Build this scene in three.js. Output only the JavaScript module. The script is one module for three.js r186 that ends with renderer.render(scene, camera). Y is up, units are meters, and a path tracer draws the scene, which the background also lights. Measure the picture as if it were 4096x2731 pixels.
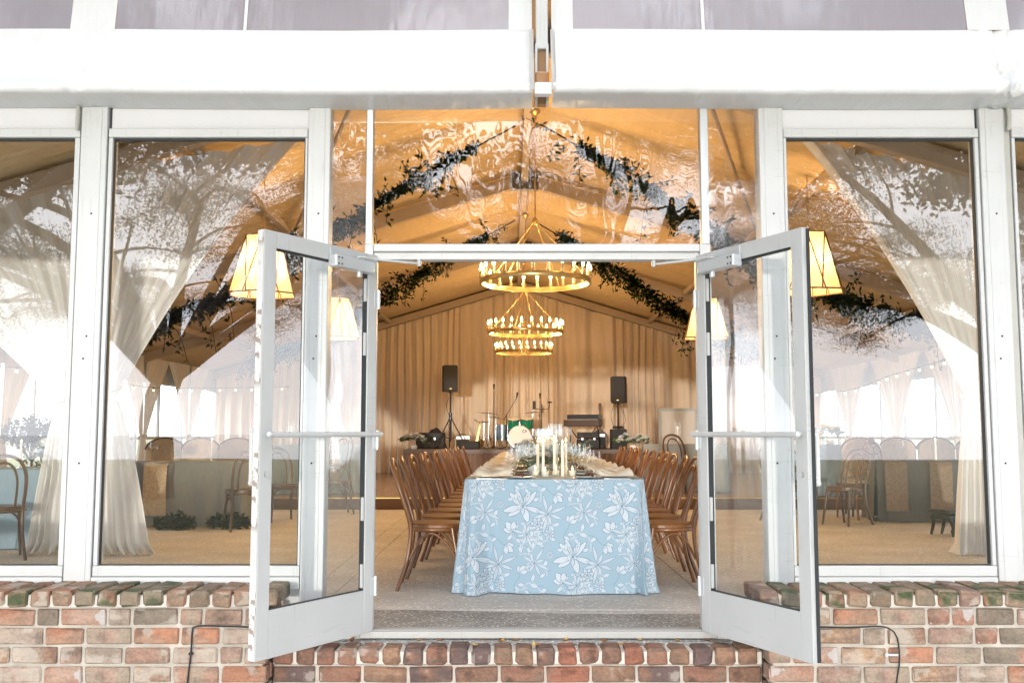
import * as THREE from 'three';
import { mergeGeometries, toCreasedNormals } from 'three/addons/utils/BufferGeometryUtils.js';
import { RoundedBoxGeometry } from 'three/addons/geometries/RoundedBoxGeometry.js';

// ---------------------------------------------------------------- camera, sky, sun, exposure
const scene = new THREE.Scene();
const camera = new THREE.PerspectiveCamera(37.84, 1024 / 682, 0.05, 2000);
camera.position.set(0, 1.12, 5.79);
camera.lookAt(0, 1.12 + Math.tan(5.27 * Math.PI / 180) * 10, -4.21);
scene.add(camera);
const renderer = new THREE.WebGLRenderer({ antialias: true });
renderer.setSize(1024, 682);
renderer.toneMapping = THREE.LinearToneMapping;
renderer.toneMappingExposure = 2.05;
renderer.shadowMap.enabled = true;
const SKY = 3.1;                       // brightness of the thin bright overcast
const SUN = 0.95;                      // weak low sun behind the haze
const CAND = 1.22;                      // all lamps

const v3 = (x, y, z) => new THREE.Vector3(x, y, z);
const R = a => a * Math.PI / 180;
function rng(seed) { let s = seed >>> 0 || 1; return () => { s = (s + 0x6D2B79F5) >>> 0; let t = s; t = Math.imul(t ^ (t >>> 15), t | 1); t ^= t + Math.imul(t ^ (t >>> 7), t | 61); return ((t ^ (t >>> 14)) >>> 0) / 4294967296; }; }
function hash(x, y, s) { let h = (x * 374761393 + y * 668265263 + s * 1442695041) | 0; h = Math.imul(h ^ (h >>> 13), 1274126177); h ^= h >>> 16; return (h >>> 0) / 4294967296; }
const sm = t => t * t * (3 - 2 * t);
function pn(x, y, px, py, s) {         // periodic value noise
  const xi = Math.floor(x), yi = Math.floor(y), fx = sm(x - xi), fy = sm(y - yi);
  const m = (a, b) => ((a % b) + b) % b;
  const x0 = m(xi, px), x1 = m(xi + 1, px), y0 = m(yi, py), y1 = m(yi + 1, py);
  const a = hash(x0, y0, s), b = hash(x1, y0, s), c = hash(x0, y1, s), d = hash(x1, y1, s);
  return a + (b - a) * fx + (c - a) * fy + (a - b - c + d) * fx * fy;
}
function fbm(u, v, f, oct, s, fy = f) { let r = 0, a = 0.5, t = 0; for (let i = 0; i < oct; i++) { r += a * pn(u * f, v * fy, f, fy, s + i * 17); t += a; a *= 0.5; f *= 2; fy *= 2; } return r / t; }
const clamp = (x, a = 0, b = 1) => Math.min(b, Math.max(a, x));
const lerp = (a, b, t) => a + (b - a) * t;
const sstep = (a, b, x) => sm(clamp((x - a) / (b - a)));

{ // the sky: bright thin overcast, a little brighter low down, soft clouds
  const w = 512, h = 256, d = new Float32Array(w * h * 4);
  for (let j = 0; j < h; j++) for (let i = 0; i < w; i++) {
    const el = (j + 0.5) / h - 0.5, k = (j * w + i) * 4, up = clamp(el * 2);
    const c = fbm(i / w, j / h, 6, 5, 5, 9);
    const g = SKY * (1.02 - 0.22 * up + 0.16 * (c - 0.5)), b = sstep(0.35, 0.7, c);
    d[k] = g * lerp(0.90, 1.0, b) * lerp(1, 0.93, up); d[k + 1] = g * lerp(0.955, 1.0, b) * lerp(1, 0.965, up); d[k + 2] = g * lerp(1.06, 1.02, b); d[k + 3] = 1;
  }
  const t = new THREE.DataTexture(d, w, h, THREE.RGBAFormat, THREE.FloatType);
  t.mapping = THREE.EquirectangularReflectionMapping; t.magFilter = THREE.LinearFilter; t.minFilter = THREE.LinearFilter; t.wrapS = THREE.RepeatWrapping; t.needsUpdate = true;
  scene.background = t; scene.environment = t;
}
{
  const sun = new THREE.DirectionalLight(new THREE.Color().setRGB(1, 0.93, 0.84), SUN);
  const el = R(1.25), az = R(7);        // low, behind the camera and a little to its left
  sun.position.set(-Math.sin(az) * Math.cos(el) * 60, Math.sin(el) * 60, Math.cos(az) * Math.cos(el) * 60);
  sun.target.position.set(0, 0, -6); sun.position.add(sun.target.position);
  sun.castShadow = true; sun.shadow.mapSize.set(2048, 2048); sun.shadow.radius = 2;
  Object.assign(sun.shadow.camera, { left: -25, right: 25, top: 25, bottom: -25, near: 1, far: 140 });
  scene.add(sun); scene.add(sun.target);
}

// ---------------------------------------------------------------- helpers
const used = {};
function numbered(n) { const k = used[n] = (used[n] ?? -1) + 1; return k ? `${n}_${String(k).padStart(3, '0')}` : n; }
const noShadow = m => { m.castShadow = true; m.receiveShadow = true; return m; };
function thing(name, label, category, pos = [0, 0, 0], group, turn = 0) {
  const o = new THREE.Group(); o.name = numbered(name); o.position.set(...pos); o.rotation.y = turn;
  o.userData = { label, category }; if (group) o.userData.group = group; scene.add(o); return o;
}
function merged(g) { if (!Array.isArray(g)) return g; if (g.length === 1) return g[0]; return mergeGeometries(g.map(x => { const y = x.index ? x.toNonIndexed() : x; for (const k of Object.keys(y.attributes)) if (!['position', 'normal', 'uv'].includes(k)) y.deleteAttribute(k); return y; })); }
function part(name, geo, mat, parent, label) {
  const m = noShadow(new THREE.Mesh(merged(geo), mat)); m.name = name; parent.add(m); if (label) m.userData.label = label; return m;
}
function solo(name, geo, mat, label, category, group, pos) {
  const m = noShadow(new THREE.Mesh(merged(geo), mat)); m.name = numbered(name); m.userData = { label, category }; if (group) m.userData.group = group;
  if (pos) m.position.set(...pos); scene.add(m); return m;
}
function struct(name, geo, mat) { const m = noShadow(new THREE.Mesh(merged(geo), mat)); m.name = numbered(name); m.userData = { kind: 'structure' }; scene.add(m); return m; }
function copy(o, pos, turn = 0, label) {
  const c = o.clone(); c.name = numbered(o.name.replace(/_\d{3}$/, '')); c.position.set(...pos); c.rotation.y = turn;
  c.userData = { ...o.userData }; if (label) c.userData.label = label; scene.add(c); return c;
}
function boxUV(g, ox = 0, oy = 0) {    // uv in metres from the dominant axis of each normal
  const p = g.attributes.position, n = g.attributes.normal, uv = new Float32Array(p.count * 2);
  for (let i = 0; i < p.count; i++) {
    const ax = Math.abs(n.getX(i)), ay = Math.abs(n.getY(i)), az = Math.abs(n.getZ(i)); let u, v;
    if (ax >= ay && ax >= az) { u = p.getZ(i); v = p.getY(i); } else if (ay >= az) { u = p.getX(i); v = p.getZ(i); } else { u = p.getX(i); v = p.getY(i); }
    uv[2 * i] = u + ox; uv[2 * i + 1] = v + oy;
  }
  g.setAttribute('uv', new THREE.BufferAttribute(uv, 2)); return g;
}
function box(x0, x1, y0, y1, z0, z1, r = 0.004) {   // chamfered box from bounds
  const w = Math.abs(x1 - x0), h = Math.abs(y1 - y0), d = Math.abs(z1 - z0);
  const g = r > 0 ? new RoundedBoxGeometry(w, h, d, 1, Math.min(r, w / 2.1, h / 2.1, d / 2.1)) : new THREE.BoxGeometry(w, h, d);
  g.translate((x0 + x1) / 2, (y0 + y1) / 2, (z0 + z1) / 2); return boxUV(g);
}
function tube(pts, r, seg = 24, rad = 8, closed = false, cap = true) {   // r: number or function of t
  const c = pts instanceof THREE.Curve ? pts : new THREE.CatmullRomCurve3(pts.map(p => p.isVector3 ? p : v3(...p)), closed, 'centripetal');
  const fr = c.computeFrenetFrames(seg, closed), pos = [], nor = [], uv = [], idx = [], len = c.getLength();
  const rf = typeof r === 'function' ? r : () => r;
  for (let i = 0; i <= seg; i++) {
    const p = c.getPointAt(i / seg), k = rf(i / seg);
    for (let j = 0; j <= rad; j++) {
      const a = j / rad * Math.PI * 2, n = fr.normals[i].clone().multiplyScalar(Math.cos(a)).addScaledVector(fr.binormals[i], Math.sin(a));
      pos.push(p.x + n.x * k, p.y + n.y * k, p.z + n.z * k); nor.push(n.x, n.y, n.z); uv.push(i / seg * len, j / rad * 0.1);
    }
  }
  for (let i = 0; i < seg; i++) for (let j = 0; j < rad; j++) { const a = i * (rad + 1) + j, b = a + rad + 1; idx.push(a, a + 1, b, b, a + 1, b + 1); }
  if (cap && !closed) for (const e of [0, seg]) {
    const p = c.getPointAt(e / seg), t = fr.tangents[e].clone().multiplyScalar(e ? 1 : -1), b0 = pos.length / 3;
    pos.push(p.x, p.y, p.z); nor.push(t.x, t.y, t.z); uv.push(0, 0);
    for (let j = 0; j <= rad; j++) { const k = (e * (rad + 1) + j) * 3; pos.push(pos[k], pos[k + 1], pos[k + 2]); nor.push(t.x, t.y, t.z); uv.push(0, 0); }
    for (let j = 0; j < rad; j++) e ? idx.push(b0, b0 + 1 + j, b0 + 2 + j) : idx.push(b0, b0 + 2 + j, b0 + 1 + j);
  }
  const g = new THREE.BufferGeometry(); g.setAttribute('position', new THREE.Float32BufferAttribute(pos, 3)); g.setAttribute('normal', new THREE.Float32BufferAttribute(nor, 3)); g.setAttribute('uv', new THREE.Float32BufferAttribute(uv, 2)); g.setIndex(idx); return g;
}
const rod = (a, b, r, r2 = r, rad = 8) => tube(new THREE.LineCurve3(v3(...a), v3(...b)), t => lerp(r, r2, t), 1, rad);
function lathe(pts, seg = 24) { return new THREE.LatheGeometry(pts.map(p => new THREE.Vector2(p[0], p[1])), seg); }
function at(g, x, y, z, ry = 0, rx = 0, rz = 0) { if (rz) g.rotateZ(rz); if (rx) g.rotateX(rx); if (ry) g.rotateY(ry); g.translate(x, y, z); return g; }
function grid(nu, nv, fn, closedU = false) {         // parametric sheet, fn(u, v) -> [x, y, z, uvx?, uvy?]
  const pos = [], uv = [], idx = [];
  for (let j = 0; j <= nv; j++) for (let i = 0; i <= nu; i++) { const p = fn(i / nu, j / nv); pos.push(p[0], p[1], p[2]); uv.push(p[3] ?? i / nu, p[4] ?? j / nv); }
  for (let j = 0; j < nv; j++) for (let i = 0; i < nu; i++) { const a = j * (nu + 1) + i, b = a + nu + 1; idx.push(a, b, a + 1, b, b + 1, a + 1); }
  const g = new THREE.BufferGeometry(); g.setAttribute('position', new THREE.Float32BufferAttribute(pos, 3)); g.setAttribute('uv', new THREE.Float32BufferAttribute(uv, 2)); g.setIndex(idx); g.computeVertexNormals(); return g;
}
function extrude(pts, depth, bevel = 0, holes = []) {
  const s = new THREE.Shape(pts.map(p => new THREE.Vector2(p[0], p[1])));
  for (const h of holes) s.holes.push(new THREE.Path(h.map(p => new THREE.Vector2(p[0], p[1]))));
  return new THREE.ExtrudeGeometry(s, { depth, bevelEnabled: bevel > 0, bevelThickness: bevel, bevelSize: bevel, bevelSegments: 1, curveSegments: 10 });
}
// textures
function tex(n, m, fn, srgb = true, rx = 1, ry = rx) {   // fn(u, v) -> [r, g, b] linear 0..1 (or a number)
  const d = new Uint8Array(n * m * 4), enc = srgb ? c => Math.round(255 * (c <= 0.0031308 ? 12.92 * c : 1.055 * Math.pow(c, 1 / 2.4) - 0.055)) : c => Math.round(255 * c);
  for (let j = 0; j < m; j++) for (let i = 0; i < n; i++) {
    const r = fn((i + 0.5) / n, (j + 0.5) / m), k = (j * n + i) * 4;
    for (let q = 0; q < 3; q++) d[k + q] = enc(clamp(typeof r === 'number' ? r : r[q])); d[k + 3] = 255;
  }
  const t = new THREE.DataTexture(d, n, m, THREE.RGBAFormat); t.wrapS = t.wrapT = THREE.RepeatWrapping; t.magFilter = THREE.LinearFilter; t.minFilter = THREE.LinearMipmapLinearFilter; t.generateMipmaps = true;
  if (srgb) t.colorSpace = THREE.SRGBColorSpace; t.repeat.set(rx, ry); t.needsUpdate = true; return t;
}
function withRepeat(t, rx, ry = rx) { const c = t.clone(); c.repeat.set(rx, ry); c.needsUpdate = true; return c; }
const col = (r, g, b) => new THREE.Color().setRGB(r, g, b);
const std = (c, rough, o = {}) => new THREE.MeshStandardMaterial({ color: Array.isArray(c) ? col(...c) : c, roughness: rough, ...o });
const phys = (c, rough, o = {}) => new THREE.MeshPhysicalMaterial({ color: Array.isArray(c) ? col(...c) : c, roughness: rough, ...o });

const T_noise = tex(256, 256, (u, v) => fbm(u, v, 8, 5, 3), false);
const T_weave = tex(128, 128, (u, v) => 0.5 + 0.25 * Math.sin(u * Math.PI * 64) * Math.cos(v * Math.PI * 64) + 0.25 * (hash(u * 128 | 0, v * 128 | 0, 4) - 0.5), false);
const T_scuff = tex(1024, 1024, (u, v) => {     // painted aluminium: fine brushed tone, rubbed scratches, tiny chips
  let c = 0.88 + 0.12 * fbm(u, v, 6, 5, 11) ;
  const s = fbm(u, v, 90, 2, 21, 5); if (s > 0.76) c -= 0.22 * (s - 0.76) / 0.24;
  const q = fbm(u, v, 5, 3, 31), s2 = fbm(u, v, 7, 3, 41, 120); if (s2 > 0.7 && q > 0.55) c -= 0.3 * (s2 - 0.7) / 0.3;
  const h = pn(u * 150, v * 150, 150, 150, 51); if (h > 0.985) c *= 0.55;
  return [c, c, c * 0.99];
});
const T_alubump = tex(256, 256, (u, v) => fbm(u, v, 64, 3, 61, 4), false);
const M = {};
M.white = std([0.53, 0.54, 0.54], 0.42, { map: withRepeat(T_scuff, 0.9), bumpMap: withRepeat(T_alubump, 1.5), bumpScale: 0.0006 });
M.doorwhite = std([0.43, 0.44, 0.44], 0.38, { map: withRepeat(T_scuff, 0.7), bumpMap: withRepeat(T_alubump, 2), bumpScale: 0.0005 });
M.alu = std([0.55, 0.58, 0.6], 0.35, { metalness: 0.5, map: withRepeat(T_scuff, 1.3) });
M.gasket = std([0.012, 0.016, 0.018], 0.6);
M.fascia = std([0.62, 0.62, 0.63], 0.6, { bumpMap: withRepeat(T_noise, 2), bumpScale: 0.001 });
M.seal = std([0.42, 0.42, 0.39], 0.8, { map: withRepeat(T_scuff, 2) });
const T_vinylb = tex(512, 512, (u, v) => 0.55 * fbm(u, v, 5, 3, 71, 3) + 0.3 * fbm(u, v, 24, 3, 73, 4) + 0.15 * fbm(u, v, 9, 4, 75), false);
const T_vinyl = tex(512, 512, (u, v) => { let c = 0.95 + 0.05 * fbm(u, v, 7, 4, 81); const s = pn(u * 120, v * 120, 120, 120, 83), q = fbm(u, v, 6, 3, 84); if (s > 0.975 && q > 0.55) c *= 0.75; return [c, c, c]; });
M.vinyl = std([0.565, 0.57, 0.565], 0.38, { map: withRepeat(T_vinyl, 0.6), bumpMap: withRepeat(T_vinylb, 0.7), bumpScale: 0.035 });
M.vinylstrip = std([0.66, 0.66, 0.65], 0.35, { bumpMap: withRepeat(T_vinylb, 2.2), bumpScale: 0.006 });
M.clear = phys([0.36, 0.34, 0.38], 0.12, { transmission: 0.3, thickness: 0, ior: 1.8, side: THREE.DoubleSide, bumpMap: withRepeat(T_vinylb, 0.8), bumpScale: 0.01 });
M.glass = phys([0.97, 0.985, 0.98], 0.0, { transmission: 1, thickness: 0, ior: 1.85, side: THREE.DoubleSide });
M.doorglass = phys([0.97, 0.985, 0.98], 0.0, { transmission: 1, thickness: 0, ior: 1.45, side: THREE.DoubleSide });
M.film = phys([0.93, 0.93, 0.95], 0.02, { transmission: 0.95, thickness: 0, ior: 1.7, side: THREE.DoubleSide });
M.wavy = phys([0.96, 0.96, 0.97], 0.01, { transmission: 1, thickness: 0, ior: 1.85, side: THREE.DoubleSide });
M.table_glass = phys([0.97, 0.98, 0.98], 0.0, { transmission: 1, thickness: 0, ior: 1.5, side: THREE.DoubleSide });
M.cylglass = phys([0.97, 0.98, 0.98], 0.0, { transmission: 1, thickness: 0, ior: 1.27, side: THREE.DoubleSide });
M.steel = std([0.5, 0.5, 0.5], 0.3, { metalness: 0.9 });
M.black = std([0.012, 0.012, 0.014], 0.6);
M.blackgloss = std([0.015, 0.015, 0.017], 0.25);
M.rubber = std([0.01, 0.012, 0.013], 0.7);
const T_wood = tex(256, 256, (u, v) => { const g = fbm(u, v, 3, 4, 91, 40), k = 0.72 + 0.5 * (g - 0.35); return [k, k * 0.97, k * 0.92]; });
M.bentwood = phys([0.24, 0.095, 0.025], 0.3, { map: withRepeat(T_wood, 3, 3), clearcoat: 0.45, clearcoatRoughness: 0.22 });
M.darkwood = phys([0.11, 0.05, 0.022], 0.35, { map: withRepeat(T_wood, 3, 3), clearcoat: 0.3, clearcoatRoughness: 0.3 });
const T_fab = tex(256, 256, (u, v) => { const k = 0.9 + 0.14 * (fbm(u, v, 40, 3, 95, 6) - 0.5) + 0.06 * (hash(u * 256 | 0, v * 256 | 0, 7) - 0.5); return [k, k, k]; });
M.drape = phys([0.72, 0.59, 0.45], 0.95, { map: withRepeat(T_fab, 1, 0.5), bumpMap: withRepeat(T_weave, 20), bumpScale: 0.0005 });
M.curtain = phys([0.88, 0.86, 0.82], 0.95, { transmission: 0.1, thickness: 0, side: THREE.DoubleSide, map: withRepeat(T_fab, 1, 0.4) });
M.curtainTan = phys([0.55, 0.42, 0.29], 0.95, { transmission: 0.25, thickness: 0, side: THREE.DoubleSide, map: withRepeat(T_fab, 1, 0.4) });
const T_linerb = tex(512, 512, (u, v) => 0.6 * fbm(u, v, 3, 3, 101, 26) + 0.4 * fbm(u, v, 5, 4, 103, 5), false);
M.liner = std([0.64, 0.48, 0.27], 0.9, { map: withRepeat(T_fab, 0.5), bumpMap: withRepeat(T_linerb, 0.28), bumpScale: 0.07 });
M.rafter = std([0.42, 0.33, 0.24], 0.7, { bumpMap: withRepeat(T_noise, 1), bumpScale: 0.002 });

// ---------------------------------------------------------------- ground, floor, platform
function flecks(u, v, n, s, dens, size) {      // scattered shell chips: 0 or a chip's tone
  const x = u * n, y = v * n, xi = Math.floor(x), yi = Math.floor(y); let r = 0;
  for (let a = -1; a <= 1; a++) for (let b = -1; b <= 1; b++) {
    const cx = ((xi + a) % n + n) % n, cy = ((yi + b) % n + n) % n;
    if (hash(cx, cy, s) > dens) continue;
    const px = xi + a + hash(cx, cy, s + 1), py = yi + b + hash(cx, cy, s + 2), t = hash(cx, cy, s + 3) * 6.28, k = size * (0.4 + hash(cx, cy, s + 4));
    const dx = x - px, dy = y - py, e = (dx * Math.cos(t) + dy * Math.sin(t)) / k, f = (-dx * Math.sin(t) + dy * Math.cos(t)) / (k * 0.45);
    const q = e * e + f * f; if (q < 1) r = Math.max(r, (0.5 + 0.5 * hash(cx, cy, s + 5)) * (f > -0.5 ? 1 : 0.7));
  }
  return r;
}
const T_tabby = tex(1024, 1024, (u, v) => {
  const b = fbm(u, v, 5, 6, 111), f = flecks(u, v, 56, 113, 0.55, 0.36), g = hash(u * 1024 | 0, v * 1024 | 0, 9);
  const c = 0.60 + 0.22 * (b - 0.5) + 0.14 * (g - 0.5), k = lerp(c * 0.92, 0.92, f * 0.9), p = flecks(u, v, 44, 119, 0.10, 0.26);
  const q = lerp(k, 0.09, p * 0.7); return [q * 1.02, q * 0.985, q * 0.92];
}, true, 0.5);
const T_tabbyd = tex(1024, 1024, (u, v) => {
  const b = fbm(u, v, 6, 6, 121), f = flecks(u, v, 40, 123, 0.7, 0.42), f2 = flecks(u, v, 70, 127, 0.5, 0.4), g = hash(u * 1024 | 0, v * 1024 | 0, 10);
  let q = 0.24 + 0.18 * (b - 0.4) + 0.06 * (g - 0.5); q = lerp(q, 0.42, f2 * 0.5); q = lerp(q, 0.72, f * 0.9); return [q * 1.02, q * 0.98, q * 0.9];
}, true, 1);
const T_tabbyb = tex(512, 512, (u, v) => 0.5 * fbm(u, v, 10, 5, 131) + 0.5 * flecks(u, v, 45, 133, 0.5, 0.4), false, 0.5);
M.tabby = std([1, 1, 1], 0.82, { map: T_tabby, bumpMap: T_tabbyb, bumpScale: 0.004 });
M.tabbyd = std([1, 1, 1], 0.85, { map: T_tabbyd, bumpMap: withRepeat(T_tabbyb, 1), bumpScale: 0.008 });
const T_grass = tex(512, 512, (u, v) => { const a = fbm(u, v, 8, 6, 141), b = fbm(u, v, 60, 3, 143); const k = 0.5 + 0.8 * (b - 0.4); return [lerp(0.13, 0.20, a) * k * 1.4, lerp(0.15, 0.17, a) * k * 1.4, lerp(0.06, 0.09, a) * k * 1.4]; }, true, 0.25);
M.grass = std([1, 1, 1], 0.95, { map: T_grass, bumpMap: withRepeat(T_noise, 1), bumpScale: 0.03 });
const T_pave = tex(512, 512, (u, v) => { const a = fbm(u, v, 6, 6, 151), f = flecks(u, v, 50, 153, 0.5, 0.4), q = 0.70 + 0.18 * (a - 0.5) + 0.10 * f; return [q, q * 0.97, q * 0.9]; }, true, 0.4);
M.pave = std([1, 1, 1], 0.9, { map: T_pave, bumpMap: withRepeat(T_tabbyb, 0.4), bumpScale: 0.006 });
struct('ground', grid(60, 60, (u, v) => { const x = (u - 0.5) * 1200, z = (v - 0.5) * 1200; return [x, -0.57, z, x, z]; }), M.grass);
struct('water', grid(40, 20, (u, v) => { const x = (u - 0.5) * 1200, z = lerp(58, 598, v); return [x, -0.556 + 0.0 * x, z, x, z]; }), phys([0.05, 0.06, 0.06], 0.12, { bumpMap: withRepeat(T_noise, 0.3), bumpScale: 0.03 }));
struct('path', box(-18, 18, -0.566, -0.55, 0.2, 5.6, 0), M.pave);          // unseen shell apron by the step, added pale to bounce light under the eave
{ // the tent's slab: two fields parted by saw-cut joints, a rough strip inside the doors
  const slab = struct('floor', box(-7.4, 7.7, -0.55, -0.03, -18.9, 0.02, 0), M.tabby);
  const xs = [-7.4, -4.4, -1.462, -1.245, 1.33, 4.4, 7.7], zs = [-9.1, -6.6, -3.9, -0.92];
  for (let i = 0; i < xs.length - 1; i++) for (let j = 0; j < zs.length - 1; j++)
    part('floor_panel', box(xs[i] + 0.003, xs[i + 1] - 0.003, -0.03, 0, zs[j] + 0.003, zs[j + 1] - 0.003, 0.003), M.tabby, slab);
  part('floor_panel', box(-7.4, 7.7, -0.03, 0.001, -0.914, -0.70, 0.003), M.tabby, slab);
  // the rough strip, its inner edge uneven where the smooth topping stops
  part('rough_strip', grid(120, 4, (u, v) => { const x = lerp(-7.4, 7.7, u), e = -0.62 + 0.05 * Math.sin(x * 2.1) + 0.10 * (fbm(u, 0.3, 16, 4, 161) - 0.5) + 0.06 * x * 0.3; const z = lerp(e, 0.02, v); return [x, -0.002 + 0.0045 * (v > 0 ? 1 : 0), z, x, z]; }), M.tabbyd, slab);
  part('slab_edge', box(-7.4, 7.7, -0.03, -0.006, -0.70, 0.02, 0), M.tabby, slab);
}
const T_plank = tex(512, 512, (u, v) => { const n = 4, i = Math.floor(u * n), k = 0.85 + 0.3 * hash(i, Math.floor(v * 1 + hash(i, 3, 4)), 6), g = fbm(u, v, 40, 4, 171 + i, 4); const q = k * (0.8 + 0.45 * (g - 0.4)); return [0.36 * q, 0.20 * q, 0.10 * q]; }, true, 0.8, 0.5);
M.plank = phys([1, 1, 1], 0.22, { map: T_plank, clearcoat: 0.3, clearcoatRoughness: 0.2 });
M.riser = std([0.16, 0.085, 0.04], 0.7, { bumpMap: withRepeat(T_noise, 2), bumpScale: 0.002 });
{
  const p = thing('dance_platform', 'low raised wooden platform with brown riser and brass edge strip across the tent', 'platform', [0, 0, 0]);
  part('riser', box(-7.3, 7.6, 0.001, 0.155, -18.7, -9.1, 0.002), M.riser, p);
  for (let i = 0; i < 62; i++) { const x0 = -7.3 + i * 0.24; part('plank', box(x0 + 0.001, Math.min(7.6, x0 + 0.239), 0.155, 0.17 + 0.0004 * (i % 3), -18.7, -9.12, 0.002), M.plank, p); }
  part('edge_strip', box(-7.3, 7.6, 0.157, 0.175, -9.12, -9.085, 0.004), std([0.62, 0.42, 0.14], 0.35, { metalness: 0.6 }), p);
}

// ---------------------------------------------------------------- bricks
function chamferBox(w, h, d, c, jit, r) {      // 44 triangles, corners knocked about
  const X = w / 2, Y = h / 2, Z = d / 2, P = {};
  for (const sx of [-1, 1]) for (const sy of [-1, 1]) for (const sz of [-1, 1]) {
    const j = () => (r() - 0.5) * 2 * jit, a = j(), b = j(), e = j(), k = c * (0.5 + r() * 1.1);
    P[[sx, sy, sz]] = [[sx * X + a, sy * (Y - k) + b, sz * (Z - k) + e], [sx * (X - k) + a, sy * Y + b, sz * (Z - k) + e], [sx * (X - k) + a, sy * (Y - k) + b, sz * Z + e]];
  }
  const t = []; const tri = (a, b, q) => { const A = v3(...a), n = v3(...b).sub(A).cross(v3(...q).sub(A)); const m = v3((a[0] + b[0] + q[0]) / 3, (a[1] + b[1] + q[1]) / 3, (a[2] + b[2] + q[2]) / 3); if (n.dot(m) < 0) t.push(a, q, b); else t.push(a, b, q); };
  const quad = (a, b, q, e) => { tri(a, b, q); tri(a, q, e); };
  for (let ax = 0; ax < 3; ax++) for (const s of [-1, 1]) {
    const g = (p, q) => { const k = [0, 0, 0]; k[ax] = s; k[(ax + 1) % 3] = p; k[(ax + 2) % 3] = q; return P[k][ax]; };
    quad(g(-1, -1), g(1, -1), g(1, 1), g(-1, 1));
  }
  for (let ax = 0; ax < 3; ax++) for (const p of [-1, 1]) for (const q of [-1, 1]) {   // edges along ax
    const b = (ax + 1) % 3, e = (ax + 2) % 3, g = (s, f) => { const k = [0, 0, 0]; k[ax] = s; k[b] = p; k[e] = q; return P[k][f]; };
    quad(g(-1, b), g(1, b), g(1, e), g(-1, e));
  }
  for (const k in P) tri(...P[k]);
  const g = new THREE.BufferGeometry(); g.setAttribute('position', new THREE.Float32BufferAttribute(t.flat(), 3)); g.computeVertexNormals(); return g;
}
function brickTex(s, a, b, o = {}) {
  return tex(256, 256, (u, v) => {
    const n = fbm(u, v, 4, 6, s), m = fbm(u, v, 3, 4, s + 40), g = hash(u * 256 | 0, v * 256 | 0, s), st = fbm(u, v, 5, 4, s + 60, 16);
    let c = [0, 1, 2].map(i => lerp(a[i], b[i], sstep(0.35, 0.65, n)) * (0.86 + 0.30 * (g - 0.5) + 0.5 * (m - 0.5) + 0.5 * (st - 0.5) + 0.4 * (fbm(u, v, 40, 2, s + 70) - 0.5)));
    const dk = sstep(0.62, 0.75, fbm(u, v, 4, 5, s + 80)); c = c.map(x => x * (1 - 0.55 * dk * (o.dark ?? 0.6)));
    const pale = sstep(o.pale ?? 0.62, (o.pale ?? 0.62) + 0.1, fbm(u, v, 4, 6, s + 90)); c = c.map((x, i) => lerp(x, [0.5, 0.45, 0.38][i], pale * 0.55));
    if (o.moss) { const k = sstep(o.moss, o.moss + 0.12, fbm(u, v, 3, 6, s + 100)), h = fbm(u, v, 30, 2, s + 110); c = c.map((x, i) => lerp(x, [0.05, 0.075, 0.03][i] * (0.5 + 1.1 * h), k * 0.9)); }
    if (o.paint) { const k = sstep(0.68, 0.73, fbm(u, v, 4, 6, s + 120)); c = c.map((x, i) => lerp(x, [0.5, 0.49, 0.47][i], k * 0.75)); }
    return c;
  }, true, 2.2);
}
const T_brickb = tex(256, 256, (u, v) => 0.45 * fbm(u, v, 5, 5, 181) + 0.35 * fbm(u, v, 8, 3, 183, 28) + 0.2 * fbm(u, v, 50, 2, 185), false, 2.2);
const bm = t => std([0.80, 0.80, 0.80], 0.92, { map: t, bumpMap: T_brickb, bumpScale: 0.014 });
const wallMats = [brickTex(201, [0.40, 0.24, 0.17], [0.34, 0.27, 0.20]), brickTex(202, [0.42, 0.20, 0.12], [0.40, 0.25, 0.17]), brickTex(203, [0.36, 0.28, 0.21], [0.44, 0.34, 0.27], { pale: 0.55 }), brickTex(204, [0.36, 0.21, 0.15], [0.25, 0.20, 0.15], { dark: 0.9 }), brickTex(205, [0.44, 0.33, 0.24], [0.38, 0.22, 0.15], { pale: 0.52 }), brickTex(206, [0.40, 0.27, 0.20], [0.42, 0.22, 0.15], { paint: 1 }), brickTex(207, [0.44, 0.28, 0.17], [0.40, 0.27, 0.20]), brickTex(208, [0.38, 0.25, 0.19], [0.34, 0.27, 0.20], { moss: 0.66 })].map(bm);
const capMats = [brickTex(221, [0.36, 0.19, 0.12], [0.30, 0.21, 0.14], { dark: 0.9 }), brickTex(222, [0.30, 0.21, 0.14], [0.24, 0.19, 0.13], { moss: 0.54 }), brickTex(223, [0.33, 0.24, 0.16], [0.34, 0.18, 0.11], { moss: 0.6 }), brickTex(224, [0.26, 0.17, 0.13], [0.36, 0.22, 0.15]), brickTex(225, [0.28, 0.22, 0.15], [0.20, 0.17, 0.12], { moss: 0.50 })].map(bm);
const stepMats = [brickTex(231, [0.30, 0.15, 0.10], [0.25, 0.17, 0.12], { dark: 0.8, pale: 0.7 }), brickTex(232, [0.32, 0.13, 0.08], [0.26, 0.14, 0.10], { dark: 0.9, pale: 0.72 }), brickTex(233, [0.15, 0.10, 0.09], [0.27, 0.15, 0.10], { dark: 1, pale: 0.75 }), brickTex(234, [0.33, 0.19, 0.12], [0.24, 0.15, 0.10], { pale: 0.68 })].map(bm);
const T_mortar = tex(256, 256, (u, v) => { const n = fbm(u, v, 5, 6, 191), g = hash(u * 256 | 0, v * 256 | 0, 12), k = 0.42 + 0.25 * (n - 0.5) + 0.1 * (g - 0.5); return [k * 1.05, k * 0.96, k * 0.82]; }, true, 1.6);
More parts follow.
